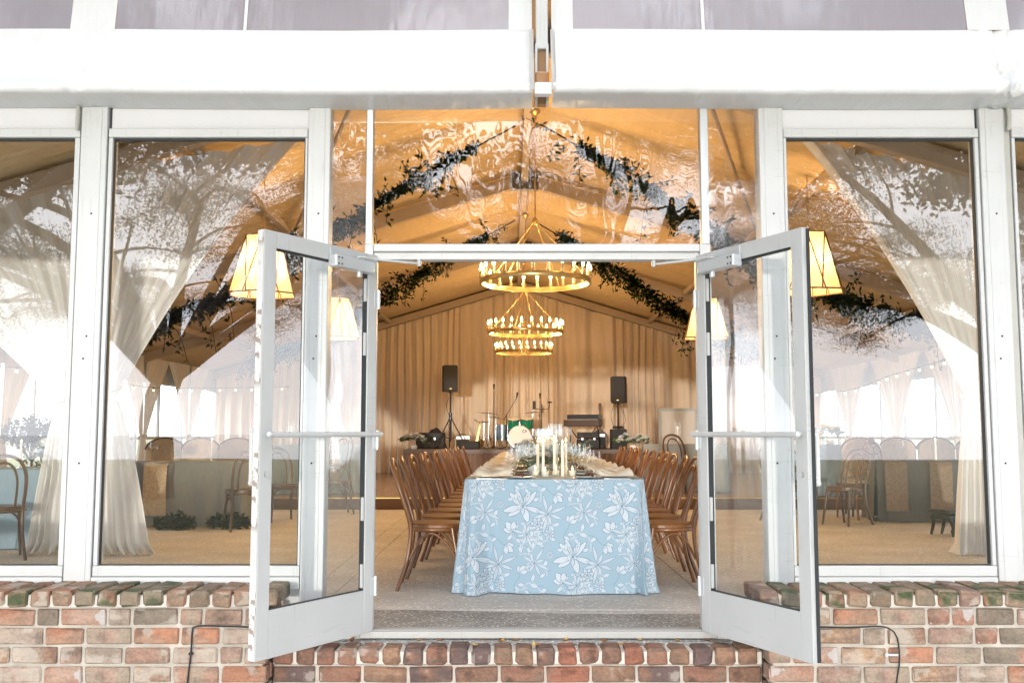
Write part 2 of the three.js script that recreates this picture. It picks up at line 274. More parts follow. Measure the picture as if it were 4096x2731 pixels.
M.mortar = std([1, 1, 1], 0.95, { map: T_mortar, bumpMap: withRepeat(T_noise, 5), bumpScale: 0.006 });
const T_lime = tex(256, 256, (u, v) => { const n = fbm(u, v, 6, 6, 195), k = 0.55 + 0.3 * (n - 0.5); return [k, k * 0.93, k * 0.82]; }, true, 1.6);
M.lime = std([1, 1, 1], 0.95, { map: T_lime, bumpMap: withRepeat(T_noise, 5), bumpScale: 0.006 });
const brickShapes = {};
function brickGeo(w, h, d, k, c = 0.006, j = 0.003) {
  const key = [w.toFixed(3), h, d, k].join(); if (!brickShapes[key]) { const r = rng(k * 97 + Math.round(w * 1000)); brickShapes[key] = boxUV(chamferBox(w, h, d, c, j, r), k * 0.137, k * 0.211); } return brickShapes[key];
}
function brick(name, parent, x, y, z, w, h, d, mats, r, c, j) {
  const m = part(name, brickGeo(w, h, d, Math.floor(r() * 5), c, j), mats[Math.floor(r() * mats.length)], parent); m.position.set(x, y, z); m.rotation.set((r() - 0.5) * 0.012, (r() - 0.5) * 0.012, (r() - 0.5) * 0.014); return m;
}
function parapet(x0, x1, endSide, label, seed) {         // endSide: +1 when the free end is at x1
  const r = rng(seed), t = thing('brick_parapet', label, 'brick wall');
  part('mortar', box(x0 + 0.02, x1 - 0.02, -0.566, 0.2, 0.05, 0.366, 0.002), M.mortar, t);
  const L = [0.236, 0.236, 0.236, 0.112, 0.236, 0.2], xe = endSide > 0 ? x1 : x0;
  for (let k = 0; k < 8; k++) {
    const y = 0.146 - k * 0.1; let x = 0; const run = x1 - x0 - 0.01; let first = true;
    while (x < run - 0.03) {
      let w = first ? (k % 2 ? 0.236 : 0.115) : L[Math.floor(r() * L.length)]; first = false; w = Math.min(w, run - x);
      const cx = endSide > 0 ? x1 - x - w / 2 : x0 + x + w / 2;
      brick('brick', t, cx, y + (r() - 0.5) * 0.003, 0.325 + (r() - 0.5) * 0.006, w, 0.083, 0.11, wallMats, r, 0.006, 0.003); x += w + 0.017;
    }
    for (let q = 0; q < 2; q++) { const d = k % 2 ? [0.11, 0.09][q] : [0.09, 0.11][q], z = q ? 0.1 : 0.215; brick('brick', t, xe - endSide * 0.055, y, z, 0.11, 0.083, d, wallMats, r, 0.006, 0.003); }
  }
  let x = 0; const tot = x1 - x0;                         // the rowlock cap, its front edges rounded by wear
  part('bed_joint', box(x0 + 0.01, x1 - 0.01, 0.195, 0.262, 0.045, 0.382, 0.004), M.lime, t);
  while (x < tot - 0.05) {
    const w = 0.104 + (r() - 0.5) * 0.012, cx = endSide > 0 ? x1 + 0.05 - x - w / 2 : x0 - 0.05 + x + w / 2;
    brick('cap_brick', t, cx, 0.244 + (r() - 0.5) * 0.008, 0.222 + (r() - 0.5) * 0.008, w, 0.083, 0.356, capMats, r, 0.009, 0.004); x += w + 0.017;
  }
  return t;
}
parapet(-5.0, -1.305, 1, 'low brick wall with mossy cap, thick black cable clipped down its face', 301);
parapet(1.365, 5.0, -1, 'low brick wall with mossy cap, thin hanging cable and clip on its face', 302);
{
  const r = rng(303), t = thing('brick_step', 'red brick doorstep with rounded worn nosing below the open doors', 'step');
  part('mortar', box(-1.3, 1.36, -0.566, -0.06, 0.07, 0.232, 0.002), M.mortar, t);
  part('bed_joint', box(-1.3, 1.36, -0.13, -0.056, 0.1, 0.252, 0.006), M.lime, t);
  let x = -1.3; while (x < 1.34) { const w = Math.min(0.104 + (r() - 0.5) * 0.014, 1.355 - x); if (w > 0.03) brick('nosing_brick', t, x + w / 2, -0.084 + (r() - 0.5) * 0.006, 0.187 + (r() - 0.5) * 0.006, w, 0.09, 0.168, stepMats, r, 0.013, 0.004); x += w + 0.016; }
  for (let k = 0; k < 4; k++) { x = -1.3 + (k % 2 ? -0.12 : 0); while (x < 1.34) { const a = Math.max(-1.3, x), b = Math.min(1.355, x + 0.232); if (b - a > 0.03) brick('brick', t, (a + b) / 2, -0.184 - k * 0.1, 0.185, b - a, 0.084, 0.115, stepMats, r, 0.006, 0.003); x += 0.248; } }
  part('shell_strip', box(-1.3, 1.36, -0.12, -0.036, 0.04, 0.112, 0.006), M.tabbyd, t);
}
// cables on the brick, dropped leaves
solo('cable', [tube([[-1.72, -0.6, 0.392], [-1.715, -0.2, 0.391], [-1.70, -0.03, 0.392], [-1.695, 0.09, 0.391], [-1.69, 0.098, 0.39], [-1.5, 0.1, 0.389], [-1.32, 0.094, 0.39]], 0.0048, 40, 6), box(-1.712, -1.688, -0.046, -0.034, 0.385, 0.401, 0.002)], M.rubber, 'black cable running along a mortar joint and down the bricks', 'cable');
solo('cable', tube([[1.36, 0.094, 0.39], [1.6, 0.098, 0.389], [1.78, 0.094, 0.39], [2.0, 0.092, 0.391], [2.04, 0.05, 0.392], [2.05, -0.08, 0.393], [2.03, -0.2, 0.392], [2.02, -0.6, 0.392]], 0.004, 40, 6), M.rubber, 'thin black cable sagging down the brick wall past a small grey clip', 'cable');
solo('cable_clip', [box(1.985, 2.045, -0.052, -0.04, 0.385, 0.4, 0.003), box(1.975, 1.99, -0.056, -0.036, 0.385, 0.398, 0.003)], M.alu, 'small grey cable clip nailed to the brick wall', 'clip');
{
  const r = rng(310), leafM = [std([0.52, 0.24, 0.03], 0.7, { side: THREE.DoubleSide }), std([0.38, 0.13, 0.03], 0.7, { side: THREE.DoubleSide }), std([0.55, 0.36, 0.10], 0.7, { side: THREE.DoubleSide })];
  const leaf = (l, w, c) => grid(6, 4, (u, v) => { const t = u * 2 - 1, h = w * Math.pow(Math.max(0, 1 - t * t), 0.7) * (v - 0.5) * 2; return [t * l, c * t * t + 0.3 * Math.abs(v - 0.5) * w * 1.2, h]; });
  const spots = [[-0.52, 0.075], [-0.40, 0.09], [-0.16, 0.06], [-0.06, 0.10], [0.14, 0.19], [0.12, 0.215], [0.3, 0.075], [0.52, 0.10], [0.72, 0.07], [0.93, 0.095], [-0.9, 0.08], [-0.2, 0.2], [0.60, 0.18], [1.1, 0.085], [-1.1, 0.1], [0.02, 0.07]];
  spots.forEach(([x, z], i) => { const m = solo('fallen_leaf', leaf(0.018 + r() * 0.014, 0.009 + r() * 0.008, 0.006 + r() * 0.008), leafM[i % 3], 'curled orange brown fallen leaf lying on the brick doorstep', 'leaf', 'dropped leaves on the doorstep', [x, (z > 0.112 ? -0.036 : -0.033), z]); m.rotation.y = r() * 6; m.rotation.z = (r() - 0.5) * 0.3; });
}

// ---------------------------------------------------------------- glazed front of the tent
const RX = 0.18, RY = 4.92, SL = 0.3, roofY = x => RY - SL * Math.abs(x - RX);
const front = thing('glazed_tent_front', 'white aluminium and glass front wall of the tent', 'glass wall');
function frameGasket(x0, x1, y0, y1, z) { const g = 0.008; return [box(x0, x1, y1 - g * 1.6, y1, z - 0.006, z + 0.02, 0), box(x0, x1, y0, y0 + g * 0.6, z - 0.006, z + 0.02, 0), box(x0, x0 + g * 0.6, y0 + g, y1 - g * 1.6, z - 0.006, z + 0.02, 0), box(x1 - g, x1, y0 + g, y1 - g * 1.6, z - 0.006, z + 0.02, 0)]; }
function pane(x0, x1, y0, y1, z, seed, amp) {   // a sheet that is not quite flat
  const n = amp > 0.002 ? 110 : 24;
  return grid(n, n, (u, v) => { const x = lerp(x0, x1, u), y = lerp(y1, y0, v); const e = Math.sin(u * Math.PI) * Math.sin(v * Math.PI); const k = amp > 0.002 ? (fbm(x * 0.2 + 2, y * 0.2 + 2, 20, 2, seed, 6) - 0.5) + 0.5 * (fbm(x * 0.2 + 2, y * 0.2 + 2, 46, 2, seed + 9, 12) - 0.5) : fbm(x * 0.2 + 2, y * 0.2 + 2, 3, 2, seed) - 0.5; return [x, y, z + amp * k * Math.sqrt(e), x, y]; });
}
for (const [x0, x1, r0, r1] of [[-2.545, -2.39, 0.286, 3.06], [-1.203, -1.072, -0.02, 3.06], [1.457, 1.6, -0.02, 3.06], [2.762, 2.905, 0.286, 3.06], [-4.12, -3.97, 0.286, 3.06], [4.27, 4.42, 0.286, 3.06], [-5.68, -5.53, 0.286, 3.06], [5.83, 5.98, 0.286, 3.06], [-7.36, -7.24, 0, 2.6], [7.56, 7.68, 0, 2.6]]) {
  const p = part('post', [box(x0, x1, r0, r1, -0.07, 0.055, 0.006), box(x0 + 0.03, x1 - 0.03, r0, r1, 0.05, 0.058, 0.003)], M.white, front);
  for (const y of [0.95, 1.55, 1.68, 2.4]) part('bolt_hole', at(new THREE.CylinderGeometry(0.006, 0.006, 0.003, 10), (x0 + x1) / 2 + (y > 1.6 ? 0.004 : -0.01), y, 0.0585, 0, Math.PI / 2), M.gasket, p);
}
const winM = [[-3.965, -2.553, -3.94, -2.585], [-2.385, -1.207, -2.36, -1.222], [1.604, 2.758, 1.622, 2.734], [2.955, 4.265, 2.975, 4.24], [-5.53, -4.12, -5.5, -4.15], [4.42, 5.83, 4.45, 5.8], [-7.24, -5.68, -7.21, -5.71], [5.98, 7.56, 6.01, 7.53]];
winM.forEach(([x0, x1, g0, g1], i) => {
  const w = new THREE.Group(); w.name = 'window'; front.add(w);
  part('frame', [box(x0, x1, 2.862, 2.915, -0.045, 0.045), box(x0, x1, 0.312, 0.371, -0.045, 0.045), box(x0, g0, 0.372, 2.861, -0.045, 0.04), box(g1, x1, 0.372, 2.861, -0.045, 0.04)], M.white, w);
  part('gasket', frameGasket(g0, g1, 0.371, 2.862, 0.0), M.gasket, w);
  part('pane', pane(g0 + 0.002, g1 - 0.002, 0.373, 2.86, 0.004, 400 + i, 0.0016), M.glass, w);
  part('head_panel', box(x0, x1, 2.917, 3.06, -0.05, 0.02, 0.002), M.fascia, w);
  part('head_gasket', box(i % 2 ? x0 + 0.001 : x1 - 0.009, i % 2 ? x0 + 0.008 : x1 - 0.001, 2.917, 3.045, 0.019, 0.024, 0), M.gasket, w);
  part('base_board', box(x0 - (i === 1 ? 0.005 : 0), x1, 0.24, 0.309, -0.05, 0.05), M.white, w);
});
part('post_seal', [box(2.906, 2.95, 0.29, 3.05, -0.03, 0.03, 0.004)], M.seal, front);
part('post_seal', [box(-2.583, -2.548, 0.29, 3.05, -0.03, 0.03, 0.004)], M.seal, front);
for (const x of [-2.566, 2.93]) part('pull_strap', tube([[x, 3.06, 0.06], [x + 0.004, 2.98, 0.066], [x, 2.915, 0.064], [x - 0.003, 2.9, 0.06]], 0.013, 16, 8), M.seal, front);
// posts beside the doors go to the floor: close the strip under the windows
part('stall_board', [box(-1.3, -1.204, 0.0, 0.31, -0.05, 0.03), box(1.601, 1.7, 0.0, 0.31, -0.05, 0.03)], M.white, front);
// over-door glazing and sidelights
part('mullion', box(-0.862, -0.822, 2.223, 3.06, -0.045, 0.03, 0.006), M.alu, front);
part('mullion', box(1.115, 1.163, 2.223, 3.06, -0.045, 0.03, 0.006), M.alu, front);
part('transom_sheet', pane(-0.82, 1.113, 2.224, 3.05, 0.012, 421, 0.0062), M.wavy, front, 'rippled clear vinyl sheet above the doors');
part('sidelight_sheet', pane(-1.07, -0.864, 2.6, 3.05, 0.01, 422, 0.004), M.wavy, front);
part('sidelight_sheet', pane(1.165, 1.455, 2.58, 3.05, 0.01, 423, 0.004), M.wavy, front);
part('sidelight_film', pane(-1.082, -0.83, 0.03, 2.63, 0.034, 424, 0.010), M.film, front);
part('sidelight_film', pane(1.14, 1.475, 0.03, 2.60, 0.034, 425, 0.010), M.film, front);
part('sidelight_pane', pane(-1.07, -0.864, 0.04, 2.6, -0.01, 426, 0.001), M.glass, front);
part('sidelight_pane', pane(1.165, 1.455, 0.04, 2.58, -0.01, 427, 0.001), M.glass, front);
part('sidelight_rail', [box(-1.07, -0.863, -0.02, 0.04, -0.04, 0.03), box(1.164, 1.456, -0.02, 0.04, -0.04, 0.03)], M.white, front);
part('door_jamb', [box(-0.862, -0.812, -0.02, 2.222, -0.06, 0.04), box(-0.812, -0.795, -0.02, 2.13, -0.06, -0.01, 0.002)], M.white, front);
part('door_jamb', [box(1.098, 1.163, -0.02, 2.222, -0.06, 0.04), box(1.083, 1.098, -0.02, 2.13, -0.06, -0.01, 0.002)], M.white, front);
part('door_head', [box(-0.81, 1.096, 2.178, 2.222, -0.06, 0.05), box(-0.81, 1.096, 2.133, 2.174, -0.06, 0.03), box(-0.81, 1.096, 2.172, 2.18, -0.055, 0.02, 0)], M.white, front);
part('threshold', [box(-0.86, 1.16, -0.03, 0.012, -0.06, 0.06, 0.006), ...[-0.03, 0, 0.03].map(z => box(-0.86, 1.16, 0.008, 0.017, z - 0.006, z + 0.006, 0.002))], std([0.36, 0.36, 0.35], 0.5, { metalness: 0.3, map: withRepeat(T_scuff, 1.3) }), front);

// ---------------------------------------------------------------- vinyl gable and eave wrap
const gable = thing('vinyl_gable', 'white vinyl gable skirt with clear windows and bulky wrapped beam above the glass', 'tent gable');
const prof = [[0.075, 3.505], [0.10, 3.40], [0.14, 3.30], [0.185, 3.205], [0.225, 3.145], [0.262, 3.118], [0.286, 3.098], [0.292, 3.072], [0.288, 3.052], [0.26, 3.045], [0.16, 3.04], [0.02, 3.04]];
const plen = [0]; for (let i = 1; i < prof.length; i++) plen.push(plen[i - 1] + Math.hypot(prof[i][0] - prof[i - 1][0], prof[i][1] - prof[i - 1][1]));
function profAt(v) { const t = v * plen[plen.length - 1]; let i = 1; while (i < plen.length - 1 && plen[i] < t) i++; const k = (t - plen[i - 1]) / (plen[i] - plen[i - 1]); return [lerp(prof[i - 1][0], prof[i][0], k), lerp(prof[i - 1][1], prof[i][1], k), t]; }
function wrap(x0, x1, seed, pinch) {
  return grid(Math.round((x1 - x0) * 70), 44, (u, v) => {
    const x = lerp(x0, x1, u); let [z, y, t] = profAt(v);
    const n = 0.010 * (fbm(x * 0.1 + 1, v * 0.25, 40, 3, seed, 4) - 0.5) + 0.006 * (fbm(x * 0.1 + 1, v * 0.5, 140, 2, seed + 3, 4) - 0.5);
    let k = 0; for (const [px, a] of pinch) { const d = (x - px) / 0.09; const e = Math.exp(-d * d); k += a * e * (0.35 * (pn(x * 28, v * 12, 400, 12, seed + 5) - 0.5) + 0.25 * (pn(x * 60, v * 24, 900, 24, seed + 7) - 0.5) - 0.12 * Math.exp(-Math.pow((x - px) / 0.02, 2))); }
    const low = sstep(0.15, 0.6, v) * (1 - sstep(0.9, 1, v)); z += (n + k * 0.14) * (0.35 + 0.65 * low); y += (k * 0.05 + 0.3 * n) * low + 0.006 * Math.sin(x * 1.7 + seed);
    return [x, y, z, x, t];
  });
}
part('beam_wrap', wrap(-7.45, 0.118, 440, [[-2.5, 0.5]]), M.vinyl, gable);
part('beam_wrap', wrap(0.234, 7.75, 441, [[2.86, 1.3]]), M.vinyl, gable);
function gablePanel(x0, x1, z, inset, nu = 8) { return grid(nu, 6, (u, v) => { const x = lerp(x0, x1, u), yt = roofY(x) - 0.06; const y = lerp(3.5 + 0.006 * Math.sin(x * 1.7 + 3) - 0.004, yt, v); return [x, y, z - (y - 3.5) * 0.16 + (inset ? 0.012 * (fbm(x * 0.1 + 1, y * 0.1, 30, 3, 450, 20) - 0.5) : 0), x, y]; }); }
for (const [a, b] of [[-2.625, -2.36], [-0.02, 0.118], [0.234, 0.362], [2.705, 2.955], [-4.5, -4.25], [4.25, 4.5]]) part('vinyl_band', gablePanel(a, b, 0.078, false), M.vinyl, gable);
for (const [a, b] of [[-4.25, -2.625], [-2.36, -0.02], [0.362, 2.705], [2.955, 4.25]]) { const c = part('clear_window', gablePanel(a, b, 0.072, true, 50), M.clear, gable); const s = a + (b - a) * 0.33; part('weld_seam', gablePanel(s - 0.008, s + 0.01, 0.077, false, 1), M.vinylstrip, c); }
part('clear_edge', [box(0.1, 0.126, 3.06, 3.5, 0.294, 0.298, 0), box(0.226, 0.25, 3.06, 3.5, 0.294, 0.298, 0)].map(g => { const p = g.attributes.position; for (let i = 0; i < p.count; i++) { const y = p.getY(i); let z = 0.294; for (let k = 0; k < 8; k++) if (y <= prof[k][1] && y >= prof[k + 1][1]) z = lerp(prof[k][0], prof[k + 1][0], (prof[k][1] - y) / (prof[k][1] - prof[k + 1][1])); p.setZ(i, (y > 3.4 ? 0.082 : z) + 0.012); } return g; }), M.vinylstrip, gable);
part('track_post', [box(0.14, 0.212, 3.37, 4.8, 0.05, 0.12, 0.01), box(0.168, 0.184, 3.37, 4.8, 0.118, 0.126, 0.002), box(0.135, 0.15, 3.05, 3.4, 0.02, 0.13, 0.004), box(0.2, 0.215, 3.05, 3.4, 0.02, 0.13, 0.004)], M.white, gable);
part('track_slot', box(0.15, 0.2, 3.05, 3.4, 0.02, 0.08, 0), std([0.30, 0.17, 0.08], 0.6), gable, 'brown wooden batten showing in the gap');
part('bracket_plate', box(0.128, 0.226, 3.035, 3.105, 0.24, 0.3, 0.006), M.fascia, gable);
part('brown_tag', box(0.136, 0.212, 3.105, 3.205, 0.18, 0.205, 0.012), phys([0.33, 0.17, 0.07], 0.15, { clearcoat: 0.6 }), gable, 'glossy brown tag hanging in the gap');

// ---------------------------------------------------------------- doors
const T_chip = tex(256, 512, (u, v) => { const n = fbm(u, v, 12, 6, 461, 20), m = fbm(u, v, 3, 3, 463, 6), k = sstep(0.56, 0.64, n) * sstep(0.35, 0.6, m); return [lerp(0.52, 0.26, k), lerp(0.52, 0.21, k), lerp(0.51, 0.17, k)]; }, true, 2.3, 1.4);
M.scuffed = std([1, 1, 1], 0.6, { map: T_chip });
function door(hx, turn, s, label, w) {           // local x runs from the hinge to the free edge; s: side of the inside face
  const t = thing('glass_door', label, 'door', [hx, 0.012, 0.045], 'pair of open glass doors', turn);
  const h = 2.138, th = 0.022, hs = 0.085, fs = 0.088, br = 0.235, tr = 0.085;
  part('hinge_stile', [box(0.004, hs, 0, h, -th, th, 0.005)], M.doorwhite, t);
  part('lock_stile', [box(w - fs, w, 0, h, -th, th, 0.005)], M.doorwhite, t);
  part('top_rail', box(hs, w - fs, h - tr, h, -th + 0.001, th - 0.001, 0.002), M.doorwhite, t);
  part('bottom_rail', box(hs, w - fs, 0, br, -th + 0.001, th - 0.001, 0.002), M.doorwhite, t);
  part('gasket', [box(hs, hs + 0.007, br, h - tr, -0.014, 0.014, 0), box(w - fs - 0.004, w - fs, br, h - tr, -0.014, 0.014, 0), box(hs + 0.007, w - fs - 0.004, br, br + 0.003, -0.014, 0.014, 0), box(hs + 0.007, w - fs - 0.004, h - tr - 0.008, h - tr, -0.014, 0.014, 0)], M.gasket, t);
  part('pane', grid(2, 2, (u, v) => { const x = lerp(hs + 0.004, w - fs - 0.002, u), y = lerp(h - tr - 0.004, br + 0.002, v); return [x, y, 0, x, y]; }), M.doorglass, t);
  part('edge_seal', box(w, w + 0.007, 0.005, h - 0.005, s > 0 ? -th : -th + 0.002, s > 0 ? -0.002 : th - 0.002, 0.002), s > 0 ? M.gasket : M.scuffed, t);
  const y = 1.103, zb = s * (th + 0.045);
  const bar = part('push_bar', [rod([0.02, y, zb], [w - 0.02, y - 0.002, zb], 0.015, 0.015, 14), rod([0.05, y, s * th], [0.05, y, zb], 0.011, 0.011, 10), rod([w - 0.05, y, s * th], [w - 0.05, y, zb], 0.011, 0.011, 10)], M.doorwhite, t);
  part('end_cap', [at(new THREE.SphereGeometry(0.0165, 12, 8), 0.018, y, zb), at(new THREE.SphereGeometry(0.0165, 12, 8), w - 0.018, y, zb)], M.alu, bar);
  const zo = -s * (th + 0.055);
  part('pull_handle', [rod([w - 0.045, 0.86, zo], [w - 0.045, 1.12, zo], 0.014, 0.014, 14), rod([w - 0.045, 0.89, -s * th], [w - 0.045, 0.89, zo], 0.013), rod([w - 0.045, 1.1, -s * th], [w - 0.045, 1.1, zo], 0.013), at(new THREE.SphereGeometry(0.017, 12, 8), w - 0.045, 0.86, zo), at(new THREE.SphereGeometry(0.017, 12, 8), w - 0.045, 1.12, zo)], M.white, t);
  part('lock_cylinder', [at(new THREE.CylinderGeometry(0.014, 0.014, 0.008, 16), w - 0.045, 0.905, s * (th + 0.003), 0, Math.PI / 2)], M.steel, t);
  for (const yy of [0.25, 0.62, 1.55, 1.86]) part('bead_clip', box(hs + 0.006, hs + 0.02, yy, yy + 0.13, s * 0.004, s * 0.02, 0.002), M.doorwhite, t);
  for (const yy of [0.25, 1.07, 1.88]) part('hinge', [rod([-0.006, yy - 0.055, s * (th + 0.004)], [-0.006, yy + 0.055, s * (th + 0.004)], 0.0095, 0.0095, 10), box(-0.002, 0.03, yy - 0.05, yy + 0.05, s * (th - 0.001), s * (th + 0.003), 0.001)], M.alu, t);
  // closer: plate, body and folded arm
  const c = part('door_closer', [box(0.1, 0.43, h - 0.125, h - 0.06, s * th, s * (th + 0.06), 0.008), box(0.13, 0.42, h - 0.06, h - 0.012, s * th, s * (th + 0.008), 0.002)], M.alu, t);
  part('valve_plate', box(0.375, 0.428, h - 0.12, h - 0.065, s * (th + 0.058), s * (th + 0.064), 0.002), M.alu, c);
  part('screw', [0.388, 0.415].flatMap(x => [h - 0.11, h - 0.076].map(q => at(new THREE.CylinderGeometry(0.005, 0.005, 0.006, 8), x, q, s * (th + 0.064), 0, Math.PI / 2))), M.gasket, c);
  part('spindle', at(new THREE.CylinderGeometry(0.014, 0.016, 0.05, 14), 0.2, h - 0.13, s * (th + 0.028)), M.alu, c);
  part('closer_arm', [tube([[0.22, h - 0.048, s * (th + 0.03)], [0.2, h - 0.042, s * (th + 0.04)], [0.1, h - 0.04, s * (th + 0.055)], [-0.13, h - 0.045, s * (th + 0.2)]], 0.007, 24, 8), rod([-0.13, h - 0.06, s * (th + 0.2)], [-0.13, h - 0.02, s * (th + 0.2)], 0.012), rod([-0.13, h - 0.035, s * (th + 0.2)], [-0.27, h - 0.02, s * (th + 0.11)], 0.008)], M.doorwhite, c);
  return t;
}
door(-0.80, Math.atan2(-0.855, -0.518), -1, 'open glass door whose lock edge is scuffed and stained', 0.905);
door(1.088, Math.atan2(-0.905, 0.425), 1, 'open glass door with scratched kick rail and black rubber seal along its lock edge', 0.905);

// ---------------------------------------------------------------- tent: roof, walls, drapes
{
  const roof = thing('tent_roof', 'gabled tent roof lined with tan fabric over aluminium rafters', 'tent roof');
  for (const s of [-1, 1]) {
    const xe = s < 0 ? -7.35 : 7.68;
    part('liner', grid(40, 120, (u, v) => { const x = lerp(RX, xe, u), z = lerp(0.02, -18.7, v), b = ((v * 18.72 - 3.1 + 51) % 5.1) / 5.1; return [x, roofY(x) - 0.05 - 0.07 * Math.sin(b * Math.PI) * Math.sin(u * Math.PI), z, (x - RX), z]; }), M.liner, roof);
    part('roof_skin', [(() => { const g = box(0, Math.hypot(xe - RX, SL * (xe - RX)), 0.03, 0.05, -18.9, 0.16, 0); g.rotateZ(-Math.atan(SL)); if (s < 0) g.scale(-1, 1, 1); g.translate(RX, RY, 0); if (s < 0) { const i = g.index.array; for (let k = 0; k < i.length; k += 3) { const q = i[k]; i[k] = i[k + 1]; i[k + 1] = q; } } return g; })()], M.vinyl, roof);
    for (const z of [-3.1, -8.2, -13.3, -18.35]) {
      const L = Math.hypot(xe - RX, SL * (xe - RX));
      const g = box(0, L, -0.26, -0.09, z - 0.06, z + 0.06, 0.01); g.rotateZ(-Math.atan(SL)); if (s < 0) { g.rotateY(Math.PI); g.translate(0, 0, 2 * z); } g.translate(RX, RY, 0);
      part('rafter', g, M.rafter, roof);
    }
    for (const q of [0.42, 0.8]) { const x = lerp(RX, xe, q); part('purlin', box(x - 0.035, x + 0.035, roofY(x) - 0.2, roofY(x) - 0.11, -18.6, 0, 0.005), M.rafter, roof); }
    part('brace', rod([RX + s * 1.6, roofY(RX + s * 1.6) - 0.2, -3.1], [RX + s * 3.4, roofY(RX + s * 3.4) - 0.2, -8.2], 0.025), M.rafter, roof);
  }
  part('ridge_beam', box(RX - 0.05, RX + 0.05, RY - 0.24, RY - 0.07, -18.6, 0, 0.01), M.rafter, roof);
  for (const z of [-3.1, -8.2, -13.3]) part('ridge_bracket', [box(RX - 0.2, RX + 0.2, RY - 0.34, RY - 0.1, z - 0.075, z + 0.075, 0.02)], std([0.10, 0.09, 0.075], 0.5), roof);
}
function sideWall(x, s, label) {                 // s: towards the inside
  const t = thing('tent_side_wall', label, 'tent wall'), n = 7, d = 18.8 / n;
  for (let i = 0; i <= n; i++) part('post', box(x - 0.06, x + 0.06, 0, 2.66, -i * d - 0.07, -i * d + 0.07, 0.01), M.white, t);
  for (let i = 0; i < n; i++) {
    const z0 = -i * d - 0.08, z1 = -(i + 1) * d + 0.08;
    part('header', box(x - 0.04, x + 0.04, 2.12, 2.66, z1, z0, 0.006), M.vinyl, t);
    part('rail', [box(x - 0.04, x + 0.04, 0, 0.12, z1, z0), box(x - 0.03, x + 0.03, 1.0, 1.05, z1, z0)], M.white, t);
    const zm = (z0 + z1) / 2; part('mullion', [box(x - 0.03, x + 0.03, 0.12, 1.0, zm - 0.03, zm + 0.03), box(x - 0.03, x + 0.03, 1.05, 2.12, zm - 0.03, zm + 0.03)], M.white, t);
    for (const [a, b] of [[z0, zm + 0.03], [zm - 0.03, z1]]) for (const [p, q] of [[0.12, 1.0], [1.05, 2.12]]) part('pane', grid(1, 1, (u, v) => [x, lerp(q, p, v), lerp(a, b, u), u, v]), M.glass, t);
  }
  return t;
}
sideWall(-7.3, 1, 'glazed side wall of the tent beyond the grey clothed tables with topiaries');
sideWall(7.62, -1, 'glazed side wall of the tent beyond the brown runner table');
{
  const t = thing('tent_back_wall', 'white back wall of the tent hidden behind the tan drape', 'tent wall');
  part('wall_panel', box(-7.4, 7.7, 0, 2.7, -18.95, -18.8, 0.01), M.vinyl, t);
  const g = extrude([[-7.4, 2.7], [7.7, 2.7], [RX, RY + 0.02]], 0.12); g.translate(0, 0, -18.93); part('gable_panel', g, M.vinyl, t);
}
{ // the gathered back drape
  const W0 = -7.2, W1 = 7.5, n = 900, r = rng(500), ph = []; let a = 0, rate = 20, targ = 20, am = 0.06, amT = 0.06; const amps = [];
  for (let i = 0; i <= n; i++) { if (r() < 0.035) { targ = r() < 0.35 ? 7 + r() * 5 : 18 + r() * 26; amT = targ < 13 ? 0.07 + r() * 0.03 : 0.03 + r() * 0.045; } rate += (targ - rate) * 0.1; am += (amT - am) * 0.08; a += rate * (W1 - W0) / n; ph.push(a); amps.push(am); }
  solo('stage_drape', grid(n, 26, (u, v) => { const i = Math.round(u * n), x = lerp(W0, W1, u), yt = Math.max(2.6, roofY(x) - 0.28), y = lerp(yt, 0.175, v); const k = amps[i] * (0.55 + 0.45 * v); return [x + 0.012 * Math.sin(v * 7 + ph[i] * 0.13), y, -18.42 + k * Math.sin(ph[i] + 0.35 * Math.sin(v * 3 + ph[i] * 0.07)) + 0.4 * k * Math.sin(ph[i] * 2.3 + 1), x, y]; }), M.drape, 'tall tan pleated drape covering the gable wall behind the stage', 'drape');
}
// tied-back curtains
function swag(base, dir, o) {                     // base [x, z] of the pole, dir: unit [dx, dz] in which the curtain opens
  const { top0 = 0.05, top1, y0, y1, tieY = 1.52, tieW = 0.16, botW = 0.5, floor = 0.004, N = 9, amp = 0.07, seed = 1, puddle = 0.05 } = o, r = rng(seed), px = -dir[1], pz = dir[0];
  const nu = N * 14, nv = 60, vt = 0.55, off = Array.from({ length: N + 2 }, () => r());
  return grid(nu, nv, (u, v) => {
    const f = u * N, fi = Math.floor(f), jig = lerp(off[fi], off[fi + 1] ?? 0.5, sm(f - fi)), w = Math.sin(f * Math.PI * 2 + jig * 2.5), w2 = Math.sin(f * Math.PI * 4.6 + jig * 5);
    let d, y, am;
    if (v < vt) {
      const s = v / vt, td = lerp(top0, top1, u), ty = lerp(y0, y1, u), k = Math.pow(s, 0.92), e = lerp(0.02, tieW, u);
      d = lerp(td, e, k) - 0.10 * Math.sin(s * Math.PI) * u * (top1 - top0) * 0.35; y = lerp(ty, tieY - 0.10 * u, s) ; am = lerp(amp, 0.009, Math.pow(s, 0.9));
    } else {
      const s = (v - vt) / (1 - vt); d = lerp(lerp(0.02, tieW, u), lerp(-0.06, botW, u), Math.pow(s, 0.7)); y = lerp(tieY - 0.10 * u, floor, s); am = lerp(0.009, amp * 0.6, sstep(0, 0.8, s));
      if (s > 0.93) { const q = (s - 0.93) / 0.07; d += puddle * q * (0.5 + w * 0.5); y = Math.max(floor, y + 0.012 * (1 + w2) * q); am += puddle * q * 0.7; }
    }
    const o2 = am * (w + 0.3 * w2) + (v < vt ? 0 : 0.0);
    return [base[0] + dir[0] * d + px * o2, y, base[1] + dir[1] * d + pz * o2, u * 1.6, v * 2.6];
  });
}
